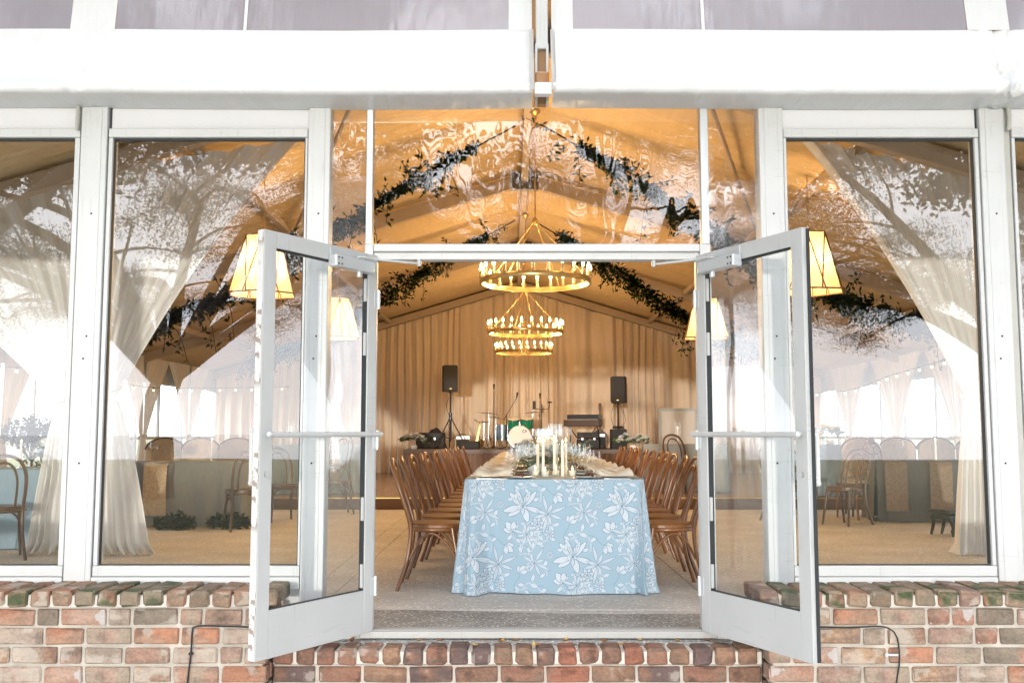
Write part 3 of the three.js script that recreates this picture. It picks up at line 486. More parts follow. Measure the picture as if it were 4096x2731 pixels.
function tieBand(x, y, z, rx, rz) { const g = new THREE.TorusGeometry(1, 0.16, 8, 28); g.rotateX(Math.PI / 2); g.scale(rx, 0.12, rz); g.rotateZ(0.3); g.translate(x, y, z); return g; }
function curtain(base, dir, o, mat, label, group) {
  const t = thing('tied_curtain', label, 'curtain', [0, 0, 0], group);
  part('cloth', swag(base, dir, o), mat, t);
  const ty = o.tieY ?? 1.52, m = (o.tieW ?? 0.16) / 2 + 0.01; part('tie_band', tieBand(base[0] + dir[0] * m, ty - 0.05, base[1] + dir[1] * m, Math.abs(dir[0]) > 0.5 ? m + 0.025 : 0.05, Math.abs(dir[0]) > 0.5 ? 0.05 : m + 0.025), mat, t);
  return t;
}
const poleM = std([0.5, 0.48, 0.44], 0.5);
function pole(x, z, h, base = 0) { const p = thing('curtain_pole', 'slim upright tent pole wrapped by the tied curtains', 'pole', [x, base, z], 'upright poles inside the tent'); part('shaft', box(-0.045, 0.045, 0.01, h - base, -0.045, 0.045, 0.008), poleM, p); part('foot_plate', box(-0.09, 0.09, 0, 0.012, -0.09, 0.09, 0.003), poleM, p); return p; }
for (const [x, z] of [[-4.0, -3.72], [4.56, -3.72]]) pole(x, z, roofY(x) - 0.06);
curtain([-3.95, -3.55], [1, 0], { top0: -0.05, top1: 1.95, y0: 3.62, y1: 3.95, tieY: 1.55, tieW: 0.24, botW: 0.62, N: 7, amp: 0.05, seed: 11, puddle: 0.07 }, M.curtain, 'ivory curtain swept to a pole and pooling on the floor beside the beige runner table', 'ivory curtains tied back by the front glass');
curtain([-4.05, -3.62], [-1, 0], { top0: -0.05, top1: 2.3, y0: 3.6, y1: 3.0, tieY: 1.5, tieW: 0.24, botW: 0.5, N: 7, amp: 0.05, seed: 12 }, M.curtain, 'ivory curtain fanning out above a bentwood chair and leafy topiaries', 'ivory curtains tied back by the front glass');
curtain([4.52, -3.55], [-1, 0], { top0: -0.05, top1: 1.75, y0: 3.55, y1: 3.95, tieY: 1.56, tieW: 0.26, botW: 0.42, N: 7, amp: 0.05, seed: 13 }, M.curtain, 'ivory curtain knotted to a pole beside the dark low bench', 'ivory curtains tied back by the front glass');
curtain([4.62, -3.62], [1, 0], { top0: -0.05, top1: 2.2, y0: 3.5, y1: 2.9, tieY: 1.5, tieW: 0.22, botW: 0.45, N: 7, amp: 0.05, seed: 14 }, M.curtain, 'ivory curtain spreading away from the pole next to the brown runner table', 'ivory curtains tied back by the front glass');
{ // sheer pairs along the two side walls
  const d = 18.8 / 7;
  for (let i = 1; i <= 6; i++) for (const s of [-1, 1]) for (const q of [-1, 1]) {
    const x = s < 0 ? -7.1 : 7.4, z = -i * d, fl = z < -9.1 ? 0.174 : 0.004, tan = i === 3 && s < 0;
    curtain([x, z], [0, q], { top0: 0.02, top1: d * 0.5 - 0.06, y0: 2.6, y1: 2.6, tieY: 1.12, tieW: 0.13, botW: 0.32, N: 5, amp: 0.035, seed: 30 + i * 4 + s + q, floor: fl }, tan ? M.curtainTan : M.curtain, tan ? 'tan curtain tied back on the side wall behind the topiaries' : s < 0 ? 'sheer ivory curtain tied to a post of the glazed side wall with topiaries' : 'sheer ivory curtain tied to a post of the glazed side wall by the runner table', tan ? 'tan curtains tied back on the side wall' : s < 0 ? 'sheer curtains by the topiaries' : 'sheer curtains by the runner table');
  }
}

// ---------------------------------------------------------------- live oaks behind the camera (some seen in the glass, others added unseen to shade the front), shrubs beside the tent
M.bark = std([0.085, 0.07, 0.055], 0.95, { bumpMap: withRepeat(T_noise, 3), bumpScale: 0.04 });
M.oakleaf = [[0.055, 0.075, 0.03], [0.075, 0.09, 0.035], [0.04, 0.055, 0.025]].map(c => std(c, 0.55, { side: THREE.DoubleSide }));
function leafCloud(list) {                      // list of [x, y, z, length, width, random orientation seeds]: one diamond leaf each
  const pos = new Float32Array(list.length * 12), idx = new Uint32Array(list.length * 6), nor = new Float32Array(list.length * 12);
  const a = v3(), b = v3(), n = v3();
  list.forEach((q, i) => {
    const th = q[5] * 6.283, ph = Math.acos(2 * q[6] - 1); a.set(Math.sin(ph) * Math.cos(th), Math.cos(ph), Math.sin(ph) * Math.sin(th)); b.set(Math.cos(q[7] * 6.283), 0.4 * (q[7] - 0.5), Math.sin(q[7] * 6.283)).cross(a).normalize(); n.crossVectors(a, b);
    const L = q[3], W = q[4] / 2; const P = [[0, 0], [L * 0.45, W], [L, 0], [L * 0.45, -W]];
    P.forEach(([l, w], k) => { const o = i * 12 + k * 3; pos[o] = q[0] + a.x * l + b.x * w; pos[o + 1] = q[1] + a.y * l + b.y * w; pos[o + 2] = q[2] + a.z * l + b.z * w; nor[o] = n.x; nor[o + 1] = n.y; nor[o + 2] = n.z; });
    const o = i * 4; idx.set([o, o + 1, o + 2, o, o + 2, o + 3], i * 6);
  });
  const g = new THREE.BufferGeometry(); g.setAttribute('position', new THREE.BufferAttribute(pos, 3)); g.setAttribute('normal', new THREE.BufferAttribute(nor, 3)); g.setIndex(new THREE.BufferAttribute(idx, 1)); return g;
}
function oak(x, z, seed, label, o) {
  const r = rng(seed), t = thing('oak_tree', label, 'tree', [x, -0.57, z], 'live oaks across the yard'), { low = 4.2, H = 11, rad = 8, leaves = 30000, lean = 0, nl = 9, leafSize = 1 } = o;
  const trunk = [], leaf = [[], [], []];
  trunk.push(tube([[0, -0.1, 0], [0.1, 1, 0.05], [lean * 0.3, 2.4, -0.1], [lean, 3.4, 0]], q => lerp(0.52, 0.34, q) + 0.2 * Math.pow(1 - q, 6), 16, 12));
  const tips = [];
  for (let i = 0; i < nl; i++) {
    const az = i / nl * 6.283 + (r() - 0.5) * 0.6, rr = rad * (0.55 + 0.4 * r()), h = lerp(low + 0.6, H - 1.5, r() * r());
    const c = Math.cos(az), s = Math.sin(az), p = [[lean * 0.8, 2.6 + r() * 0.9, 0], [lean + c * rr * 0.3, lerp(3.2, h, 0.45) + r() * 0.6, s * rr * 0.3], [lean + c * rr * 0.65 + (r() - 0.5), lerp(3.4, h, 0.85) + (r() - 0.4), s * rr * 0.65 + (r() - 0.5)], [lean + c * rr, h, s * rr]];
    trunk.push(tube(p, q => lerp(0.21, 0.05, q), 14, 8)); const cv = new THREE.CatmullRomCurve3(p.map(k => v3(...k)));
    for (let k = 0; k < 7; k++) {
      const q = 0.35 + 0.65 * (k + r()) / 7, b = cv.getPoint(Math.min(1, q)), a2 = az + (r() - 0.5) * 2.6, l = 1 + r() * 1.9, up = (r() - 0.32) * 1.7;
      const e = [b.x + Math.cos(a2) * l, Math.max(low - 0.1 + r() * 0.6, b.y + up), b.z + Math.sin(a2) * l];
      trunk.push(tube([[b.x, b.y, b.z], [lerp(b.x, e[0], 0.5) + (r() - 0.5) * 0.3, lerp(b.y, e[1], 0.5) + 0.15, lerp(b.z, e[2], 0.5) + (r() - 0.5) * 0.3], e], w => lerp(0.05, 0.014, w), 6, 5)); tips.push(e);
      for (let m = 0; m < 3; m++) { const a3 = a2 + (r() - 0.5) * 2.4, l3 = 0.5 + r() * 0.8, f = [e[0] + Math.cos(a3) * l3, Math.max(low - 0.2, e[1] + (r() - 0.5) * 0.8), e[2] + Math.sin(a3) * l3]; trunk.push(tube([e, [lerp(e[0], f[0], 0.5), lerp(e[1], f[1], 0.5) + 0.1, lerp(e[2], f[2], 0.5)], f], w => lerp(0.016, 0.006, w), 4, 4)); tips.push(f); }
    }
  }
  const per = Math.ceil(leaves / tips.length);
  for (const e of tips) { const R0 = (0.45 + r() * 0.6) * (leafSize > 1 ? 1.5 : 1); for (let k = 0; k < per; k++) { const a = r() * 6.283, cp = 2 * r() - 1, q = R0 * Math.pow(r(), 0.55), s = Math.sqrt(1 - cp * cp); leaf[Math.floor(r() * 3)].push([e[0] + q * s * Math.cos(a) * 1.25, e[1] + q * cp * 0.62, e[2] + q * s * Math.sin(a) * 1.25, (0.045 + r() * 0.045) * leafSize, (0.024 + r() * 0.016) * leafSize, r(), r(), r()]); } }
  part('trunk', trunk, M.bark, t);
  const cr = part('crown', leafCloud(leaf[0]), M.oakleaf[0], t); part('leaf_spray', leafCloud(leaf[1]), M.oakleaf[1], cr); part('leaf_spray', leafCloud(leaf[2]), M.oakleaf[2], cr); return t;
}
oak(-9.5, 20.5, 601, 'spreading live oak mirrored in the window beside the long scuffed door', { low: 5.3, H: 14, rad: 9, leaves: 120000, lean: 0.5, nl: 11 });
oak(2.5, 23, 602, 'tall live oak mirrored in the rippled vinyl above the doors', { low: 5.8, H: 16, rad: 9, leaves: 150000, lean: -0.6, nl: 15 });
const oakB = oak(13, 19, 603, 'live oak with low hanging boughs mirrored in the window near the dark bench', { low: 4.4, H: 13, rad: 8.5, leaves: 120000, lean: -0.4, nl: 11 });
const shadeOak = oak(-12, 8.5, 604, 'added unseen live oak that shades the tent front from high over the brick wall with the thick cable', { low: 7.4, H: 12.5, rad: 12, leaves: 60000, lean: 2.5, nl: 16, leafSize: 3.4 });  // added overhead canopy, out of view, keeps high sky off the facade
oak(13, 8, 605, 'added unseen live oak that shades the tent front from high over the brick wall with the hanging clip', { low: 7.2, H: 12.5, rad: 12, leaves: 60000, lean: -2.5, nl: 16, leafSize: 3.4 });  // its unseen counterpart, likewise added to block the upper sky
[[-24, 3], [-25, 16], [25, 2], [26, 15]].forEach(([x, z], i) => { copy(shadeOak, [x, -0.57, z], i * 1.3, 'added unseen live oak off to one side, put there to darken the doors'); copy(oakB, [x * 0.86, -0.57, z + 5], i * 1.1 + 0.4, 'added unseen live oak off to one side, put there to darken the doors'); });  // added copies out of view, cut the side sky on the door faces
function shrub(x, z, w, h, seed, label, group, y = -0.57) {
  const r = rng(seed), t = thing('shrub', label, 'shrub', [x, y, z], group), l = [[], []];
  for (let k = 0; k < 2600; k++) { const a = r() * 6.283, cp = r() * 1.15 - 0.15, q = Math.pow(r(), 0.35), s = Math.sqrt(Math.max(0, 1 - cp * cp)); l[k % 2].push([q * s * Math.cos(a) * w, h * 0.25 + h * 0.75 * q * cp * (0.8 + 0.3 * Math.sin(a * 5)), q * s * Math.sin(a) * w, 0.09 + r() * 0.06, 0.05, r(), r(), r()]); }
  const f = part('foliage', leafCloud(l[0]), std([0.06, 0.11, 0.035], 0.6, { side: THREE.DoubleSide }), t); part('leaf_spray', leafCloud(l[1]), std([0.10, 0.15, 0.05], 0.6, { side: THREE.DoubleSide }), f);
  part('stem', [0, 1, 2].map(i => rod([0, 0, 0], [0.2 * Math.cos(i * 2.1), h * 0.5, 0.2 * Math.sin(i * 2.1)], 0.03, 0.015, 6)), M.bark, t);
}
for (let i = 0; i < 6; i++) { shrub(-9.4 - (i % 2) * 0.7, -4.5 - i * 2.7, 0.9, 1.5 + 0.3 * (i % 3), 620 + i, 'leafy garden shrub outside the glazed side wall with topiaries', 'shrubs outside the topiary side'); shrub(9.8 + (i % 2) * 0.7, -4.2 - i * 2.7, 0.9, 1.6 + 0.3 * (i % 2), 640 + i, 'leafy garden shrub outside the glazed side wall by the runner table', 'shrubs outside the runner table side'); }

// ---------------------------------------------------------------- bentwood chairs
function makeChair(label, group, mat = M.bentwood) {     // faces +z
  const t = thing('bentwood_chair', label, 'chair', [0, 0, 0], group);
  const seat = extrude(Array.from({ length: 28 }, (_, i) => { const a = i / 28 * 6.283; return [0.205 * Math.cos(a) * (1 + 0.06 * Math.sin(a)), -0.2 * Math.sin(a)]; }), 0.018, 0.008); seat.rotateX(-Math.PI / 2); seat.translate(0, 0.445, 0.0); part('seat', seat, mat, t);
  part('seat_ring', tube(Array.from({ length: 16 }, (_, i) => { const a = i / 16 * 6.283; return v3(0.2 * Math.cos(a) * (1 + 0.06 * Math.sin(-a)), 0.43, 0.195 * Math.sin(a)); }), 0.017, 40, 8, true), mat, t);
  const hoop = [[-0.205, 0, -0.27], [-0.178, 0.22, -0.20], [-0.172, 0.44, -0.178], [-0.185, 0.62, -0.225], [-0.178, 0.77, -0.275], [-0.12, 0.885, -0.315], [0, 0.925, -0.33], [0.12, 0.885, -0.315], [0.178, 0.77, -0.275], [0.185, 0.62, -0.225], [0.172, 0.44, -0.178], [0.178, 0.22, -0.20], [0.205, 0, -0.27]];
  part('back_hoop', tube(hoop, q => 0.0165 - 0.003 * Math.abs(q - 0.5), 60, 8), mat, t);
  part('inner_hoop', tube([[-0.105, 0.445, -0.165], [-0.115, 0.6, -0.212], [-0.108, 0.74, -0.26], [-0.062, 0.838, -0.298], [0, 0.862, -0.308], [0.062, 0.838, -0.298], [0.108, 0.74, -0.26], [0.115, 0.6, -0.212], [0.105, 0.445, -0.165]], 0.0115, 40, 7), mat, t);
  for (const s of [-1, 1]) {
    part('leg', tube([[s * 0.155, 0.44, 0.12], [s * 0.168, 0.25, 0.155], [s * 0.185, 0, 0.2]], q => lerp(0.018, 0.012, q), 12, 8), mat, t);
    part('brace', tube([[s * 0.172, 0.2, 0.165], [s * 0.15, 0.34, 0.13], [s * 0.08, 0.405, 0.1], [0, 0.415, 0.095]], 0.0095, 14, 6), mat, t);
    part('brace', tube([[s * 0.175, 0.22, 0.155], [s * 0.175, 0.34, 0.07], [s * 0.175, 0.405, -0.03], [s * 0.172, 0.34, -0.12], [s * 0.172, 0.22, -0.185]], 0.0095, 18, 6), mat, t);
  }
  return t;
}
const TX = z => 0.30 + 0.017 * (-1.31 - z), TROT = -0.017;      // the long table's centre line
const rc = rng(700), spotsChair = [];
for (let i = 0; i < 13; i++) for (const s of [-1, 1]) spotsChair.push([s, -1.64 - i * 0.605 + (rc() - 0.5) * 0.03]);
const ORD = ['first', 'second', 'third', 'fourth', 'fifth', 'sixth', 'seventh', 'eighth', 'ninth', 'tenth', 'eleventh', 'twelfth', 'thirteenth'], SIDE = s => s < 0 ? 'topiary side' : 'bench side';
const chairLab = (i, s) => `honey brown bentwood chair, ${ORD[i]} from the doors on the ${SIDE(s)} of the long table`, chairL = chairLab(0, -1), chairG = 'bentwood chairs along the long table';
const chair0 = makeChair(chairL, chairG);
spotsChair.forEach(([s, z], i) => { const x = TX(z) + s * (0.83 + (rc() - 0.5) * 0.06) - (s < 0 ? 0.02 : -0.02), turn = (s < 0 ? Math.PI / 2 : -Math.PI / 2) + TROT + (rc() - 0.5) * 0.2; if (i) copy(chair0, [x, 0, z], turn, chairLab(i >> 1, s)); else { chair0.position.set(x, 0, z); chair0.rotation.y = turn; } });

// ---------------------------------------------------------------- long table and its floral cloth
function floralCanvas() {
  const S = 1024, c = document.createElement('canvas'); c.width = c.height = S; const g = c.getContext('2d'), r = rng(710);
  g.fillStyle = 'rgb(166,194,211)'; g.fillRect(0, 0, S, S);
  for (let i = 0; i < 1500; i++) { g.fillStyle = `rgba(${r() < 0.5 ? '190,212,228' : '128,166,194'},0.10)`; g.fillRect(r() * S, r() * S, 20 + r() * 90, 1.5); }
  const ink = 'rgb(112,144,170)', pale = 'rgb(228,235,240)', mid = 'rgb(193,212,226)';
  const petal = (L, W, bend, vein) => { g.beginPath(); g.moveTo(0, 0); g.bezierCurveTo(W * 0.5, -L * 0.25, W + bend, -L * 0.6, bend * 1.6, -L); g.bezierCurveTo(-W * 0.9 + bend, -L * 0.72, -W * 0.6, -L * 0.28, 0, 0); g.fillStyle = pale; g.fill(); g.lineWidth = 2.8; g.strokeStyle = ink; g.stroke(); g.lineWidth = 1.8; for (let k = -vein; k <= vein; k++) { g.beginPath(); g.moveTo(k * 2, -L * 0.15); g.quadraticCurveTo(k * W * 0.28 + bend * 0.4, -L * 0.5, bend * 1.3 + k * W * 0.16, -L * 0.86); g.globalAlpha = 0.55; g.stroke(); g.globalAlpha = 1; } };
  const at2 = (x, y, a, s, f) => { for (const dx of [-S, 0, S]) for (const dy of [-S, 0, S]) { if (Math.abs(x + dx - S / 2) > S * 0.85 || Math.abs(y + dy - S / 2) > S * 0.85) continue; g.save(); g.translate(x + dx, y + dy); g.rotate(a); g.scale(s, s); f(); g.restore(); } };
  const lily = () => { for (const [a, L, W, b] of [[-2.3, 120, 34, 12], [-1.7, 140, 38, -8], [2.6, 110, 40, 14], [1.75, 150, 30, 10], [-0.95, 130, 36, 16], [0.95, 140, 34, -18], [0.35, 120, 30, 8], [-0.25, 135, 32, -10], [3.0, 60, 22, 6]]) { g.save(); g.rotate(a); petal(L, W, b, 3); g.restore(); } g.strokeStyle = ink; g.lineWidth = 2; for (let k = 0; k < 6; k++) { g.beginPath(); g.moveTo(0, 0); g.quadraticCurveTo(10 * k - 25, -30, 14 * k - 35, -62 - 5 * (k % 3)); g.stroke(); g.beginPath(); g.arc(14 * k - 35, -64 - 5 * (k % 3), 4, 0, 7); g.fillStyle = mid; g.fill(); g.stroke(); } };
  const star = () => { for (let k = 0; k < 8; k++) { g.save(); g.rotate(k * 0.785 + 0.2 * Math.sin(k * 3)); petal(90 + 30 * ((k * 5) % 3), 19, 7, 1); g.restore(); } };
  const bell = () => { for (const [a, L, W] of [[-0.7, 70, 34], [0, 82, 40], [0.7, 70, 34]]) { g.save(); g.rotate(a); petal(L, W, 4, 3); g.restore(); } g.strokeStyle = ink; g.lineWidth = 2.6; g.beginPath(); g.moveTo(0, 0); g.bezierCurveTo(20, 50, -30, 100, 14, 150); g.stroke(); };
  const vine = () => { g.strokeStyle = pale; g.lineWidth = 9; const draw = () => { g.beginPath(); g.moveTo(0, 0); g.bezierCurveTo(60, -60, 70, -150, 0, -190); g.bezierCurveTo(-50, -220, -90, -160, -50, -140); g.stroke(); }; draw(); g.strokeStyle = ink; g.lineWidth = 2.4; draw(); for (const [x, y, a, L] of [[36, -70, 1.2, 58], [52, -120, -0.9, 66], [20, -180, 0.5, 60], [-40, -200, -1.4, 50], [14, -30, -1.6, 54]]) { g.save(); g.translate(x, y); g.rotate(a); petal(L * 1.3, 26, 8, 1); g.restore(); } };
  const rose = () => { for (let k = 0; k < 7; k++) { g.save(); g.rotate(k * 0.9); petal(44, 24, 5, 2); g.restore(); } for (let k = 0; k < 5; k++) { g.save(); g.rotate(k * 1.25 + 0.4); petal(25, 15, 3, 1); g.restore(); } };
  for (const [ox, oy] of [[0, 0], [512, 512]]) {
    at2(ox + 330, oy + 90, -0.5, 1.2, vine); at2(ox + 30, oy + 330, 2.5, 1.15, vine); at2(ox + 340, oy + 505, 0.5, 1.1, vine); at2(ox + 480, oy + 330, -1.9, 1.1, vine); at2(ox + 120, oy + 520, 1.4, 1.0, vine); at2(ox + 250, oy + 290, -2.6, 0.9, vine);
    at2(ox + 150, oy + 140, 0, 1.5, lily); at2(ox + 410, oy + 215, 0.3, 1.35, star); at2(ox + 300, oy + 320, 0.2, 1.6, rose); at2(ox + 50, oy + 395, -0.7, 1.5, bell); at2(ox + 190, oy + 420, 1.9, 1.15, star); at2(ox + 480, oy + 20, 2.2, 1.3, bell); at2(ox + 425, oy + 420, 0.9, 1.25, rose);  
  }
  for (const [ox, oy] of [[512, 0], [0, 512]]) {
    at2(ox + 110, oy + 110, 0.9, 1.1, vine); at2(ox + 400, oy + 330, -0.9, 1.15, vine); at2(ox + 200, oy + 450, -2.4, 1.0, vine);
    at2(ox + 270, oy + 200, 1.1, 1.2, star); at2(ox + 120, oy + 310, 0.4, 1.2, bell); at2(ox + 430, oy + 120, -0.5, 0.9, rose);
  }
  return c;
}
const T_floral = new THREE.CanvasTexture(floralCanvas()); T_floral.wrapS = T_floral.wrapT = THREE.RepeatWrapping; T_floral.colorSpace = THREE.SRGBColorSpace; T_floral.magFilter = THREE.LinearFilter; T_floral.repeat.set(1 / 0.7, 1 / 0.7);
M.floral = phys([0.74, 0.75, 0.76], 0.85, { map: T_floral, bumpMap: withRepeat(T_weave, 24), bumpScale: 0.0006, side: THREE.DoubleSide });
const TH = 0.795, TZ0 = -1.33, TZ1 = -9.0, TLEN = TZ0 - TZ1, THW = 0.635;
{
  const t = thing('long_table', 'long banquet table hidden under a pale blue floral cloth', 'table', [TX((TZ0 + TZ1) / 2), 0, (TZ0 + TZ1) / 2], undefined, TROT);
  part('tabletop', box(-THW + 0.012, THW - 0.012, TH - 0.035, TH - 0.006, -TLEN / 2 + 0.012, TLEN / 2 - 0.012, 0.004), M.darkwood, t);
  for (const x of [-0.4, 0.4]) for (const z of [-3.5, -1.2, 1.2, 3.5]) part('leg', rod([x, 0, z], [x, TH - 0.03, z], 0.02), M.steel, t);
  const cl = thing('tablecloth', 'pale blue cloth with white lily print reaching the floor at the table end', 'tablecloth', [TX((TZ0 + TZ1) / 2), 0, (TZ0 + TZ1) / 2], undefined, TROT);
  // perimeter with rounded corners, starting in the middle of the far end
  const hx = THW, hz = TLEN / 2, rr = 0.05, per = []; const push = (x, z, nx, nz) => per.push([x, z, nx, nz]);
  const seg = (x0, z0, x1, z1, nx, nz, n) => { for (let i = 0; i < n; i++) push(lerp(x0, x1, i / n), lerp(z0, z1, i / n), nx, nz); };
  const arc = (cx, cz, a0, a1, n) => { for (let i = 0; i < n; i++) { const a = lerp(a0, a1, i / n); push(cx + rr * Math.cos(a), cz + rr * Math.sin(a), Math.cos(a), Math.sin(a)); } };
  seg(0, -hz, hx - rr, -hz, 0, -1, 12); arc(hx - rr, -hz + rr, -Math.PI / 2, 0, 10); seg(hx, -hz + rr, hx, hz - rr, 1, 0, 160); arc(hx - rr, hz - rr, 0, Math.PI / 2, 26); seg(hx - rr, hz, -hx + rr, hz, 0, 1, 110); arc(-hx + rr, hz - rr, Math.PI / 2, Math.PI, 26); seg(-hx, hz - rr, -hx, -hz + rr, -1, 0, 160); arc(-hx + rr, -hz + rr, Math.PI, Math.PI * 1.5, 10); seg(-hx + rr, -hz, 0, -hz, 0, -1, 12); push(0, -hz, 0, -1);
  const len = [0]; for (let i = 1; i < per.length; i++) len.push(len[i - 1] + Math.hypot(per[i][0] - per[i - 1][0], per[i][1] - per[i - 1][1]) + ((per[i][2] * per[i - 1][2] + per[i][3] * per[i - 1][3]) < 0.9999 ? 0.016 : 0));
  const n = per.length - 1, nv = 26;
  part('skirt', grid(n, nv, (u, v) => {
    const i = Math.round(u * n), [x, z, nx, nz] = per[i], y = lerp(TH, 0.006, v), isFront = nz > 0.98;
    const corner = Math.abs(nx) > 0.02 && Math.abs(nz) > 0.02;
    // soft corner pleat that leans outwards, flat face in front with gentle swells
    let off = 0.004 + 0.022 * v;
    const nearCorner = nz > 0 ? Math.exp(-Math.pow((Math.abs(x) - hx) / 0.10, 2)) * Math.exp(-Math.pow((z - hz) / 0.25, 2)) : 0;
    off += v * (0.025 * nearCorner + (corner && nz > 0 ? 0.045 * Math.sin(Math.atan2(Math.abs(nz), Math.abs(nx)) * 6) : 0));
    if (isFront) { const q = x / hx; off += v * (0.010 * Math.sin(x * 9 + 1) + 0.008 * Math.sin(x * 23)) + 0.018 * Math.pow(v, 3) * Math.sin(q * 5 + 0.6) - 0.07 * v * Math.exp(-Math.pow((q + 0.80 - 0.10 * v) / 0.07, 2)) + 0.05 * v * Math.exp(-Math.pow((q + 0.93 - 0.05 * v) / 0.06, 2)) - 0.05 * v * Math.exp(-Math.pow((q - 0.93) / 0.03, 2)); }
    else if (Math.abs(nx) > 0.98) off += v * (0.03 * Math.sin(z * 7.3) + 0.018 * Math.sin(z * 17 + 2));
    const foot = sstep(0.93, 1, v) * 0.02 * (1 + Math.sin(len[i] * 19));
    return [x + nx * (off + foot), y, z + nz * (off + foot), -len[i], y];
  }), M.floral, cl);
  part('top_sheet', (() => { const s = new THREE.Shape(per.slice(0, -1).map(p => new THREE.Vector2(p[0] * 1.004, -p[1] * 1.0008))); const g = new THREE.ShapeGeometry(s); g.rotateX(-Math.PI / 2); g.translate(0, TH, 0); return g; })(), M.floral, cl);
}
// ---------------------------------------------------------------- table setting
const toTable = (lx, z) => [TX(z) + lx, TH + 0.001, z];
const lathed = (pts, seg = 28) => lathe(pts, seg);
M.china = phys([0.78, 0.79, 0.80], 0.18, { clearcoat: 0.5, clearcoatRoughness: 0.1 });
M.chinablue = phys([0.45, 0.55, 0.62], 0.2, { clearcoat: 0.5 });
M.napkin = std([0.60, 0.55, 0.46], 0.95, { bumpMap: withRepeat(T_weave, 30), bumpScale: 0.0006 });
M.wax = phys([0.80, 0.75, 0.64], 0.5);
M.flame = std([1, 0.8, 0.4], 1, { emissive: col(1, 0.62, 0.22), emissiveIntensity: 4 });
M.ribbon = std([0.10, 0.035, 0.02], 0.5, { side: THREE.DoubleSide });
const plateG = lathed([[0, 0.004], [0.08, 0.004], [0.095, 0.008], [0.15, 0.016], [0.153, 0.019], [0.15, 0.0195], [0.094, 0.012], [0.08, 0.009], [0, 0.009]], 36);
const sideG = lathed([[0, 0.003], [0.055, 0.003], [0.1, 0.012], [0.102, 0.015], [0.099, 0.015], [0.055, 0.007], [0, 0.007]], 30);
const rimG = lathed([[0.139, 0.0178], [0.148, 0.0198], [0.153, 0.0197], [0.1535, 0.0185]], 36);
const wineG = lathed([[0, 0.001], [0.034, 0.001], [0.035, 0.003], [0.008, 0.007], [0.0042, 0.014], [0.0038, 0.085], [0.007, 0.092], [0.026, 0.107], [0.038, 0.128], [0.040, 0.142], [0.037, 0.175], [0.0315, 0.208]], 26);
const waterG = lathed([[0, 0.001], [0.034, 0.001], [0.035, 0.003], [0.008, 0.007], [0.0048, 0.014], [0.0045, 0.055], [0.009, 0.062], [0.034, 0.08], [0.042, 0.105], [0.041, 0.13], [0.037, 0.165]], 26);
wineG.scale(1.18, 1.18, 1.18); waterG.scale(1.18, 1.18, 1.18);
const napG = (() => { const r = rng(720), f = seed => grid(22, 8, (u, v) => { const x = (u - 0.5) * 0.26, w = 0.055 * (1 - 0.25 * Math.cos(u * 5 + seed)), a = v * Math.PI * 1.02; return [x + 0.01 * Math.sin(v * 4), 0.019 + Math.sin(a) * (0.022 + 0.010 * Math.sin(u * 7 + seed) + 0.014 * Math.pow(Math.abs(u - 0.5) * 2, 2)), Math.cos(a) * w + 0.008 * Math.sin(u * 6 + seed), u * 0.26, v * 0.12]; }); return [mergeGeometries([f(0.3), f(2).translate(0.012, 0.006, 0.018)]), mergeGeometries([f(1.4), f(3.6).translate(-0.008, 0.005, -0.014)])]; })();
const forkG = merged([box(-0.09, 0.05, 0.002, 0.005, -0.006, 0.006, 0.001), ...[-0.009, -0.003, 0.003, 0.009].map(z => box(0.05, 0.1, 0.003, 0.005, z - 0.0017, z + 0.0017, 0)), box(0.03, 0.055, 0.002, 0.005, -0.011, 0.011, 0.001)]);
const knifeG = merged([box(-0.11, 0, 0.001, 0.006, -0.006, 0.006, 0.002), box(0, 0.11, 0.002, 0.0045, -0.009, 0.008, 0.001)]);
const plate0 = thing('dinner_plate', 'white dinner plate with beaded rim set on the blue floral cloth', 'plate', [0, 0, 0], 'plates on the long table'); part('dish', plateG, M.china, plate0); part('rim', rimG, std([0.55, 0.56, 0.56], 0.3), plate0);
const rs = rng(721); let pf = true;
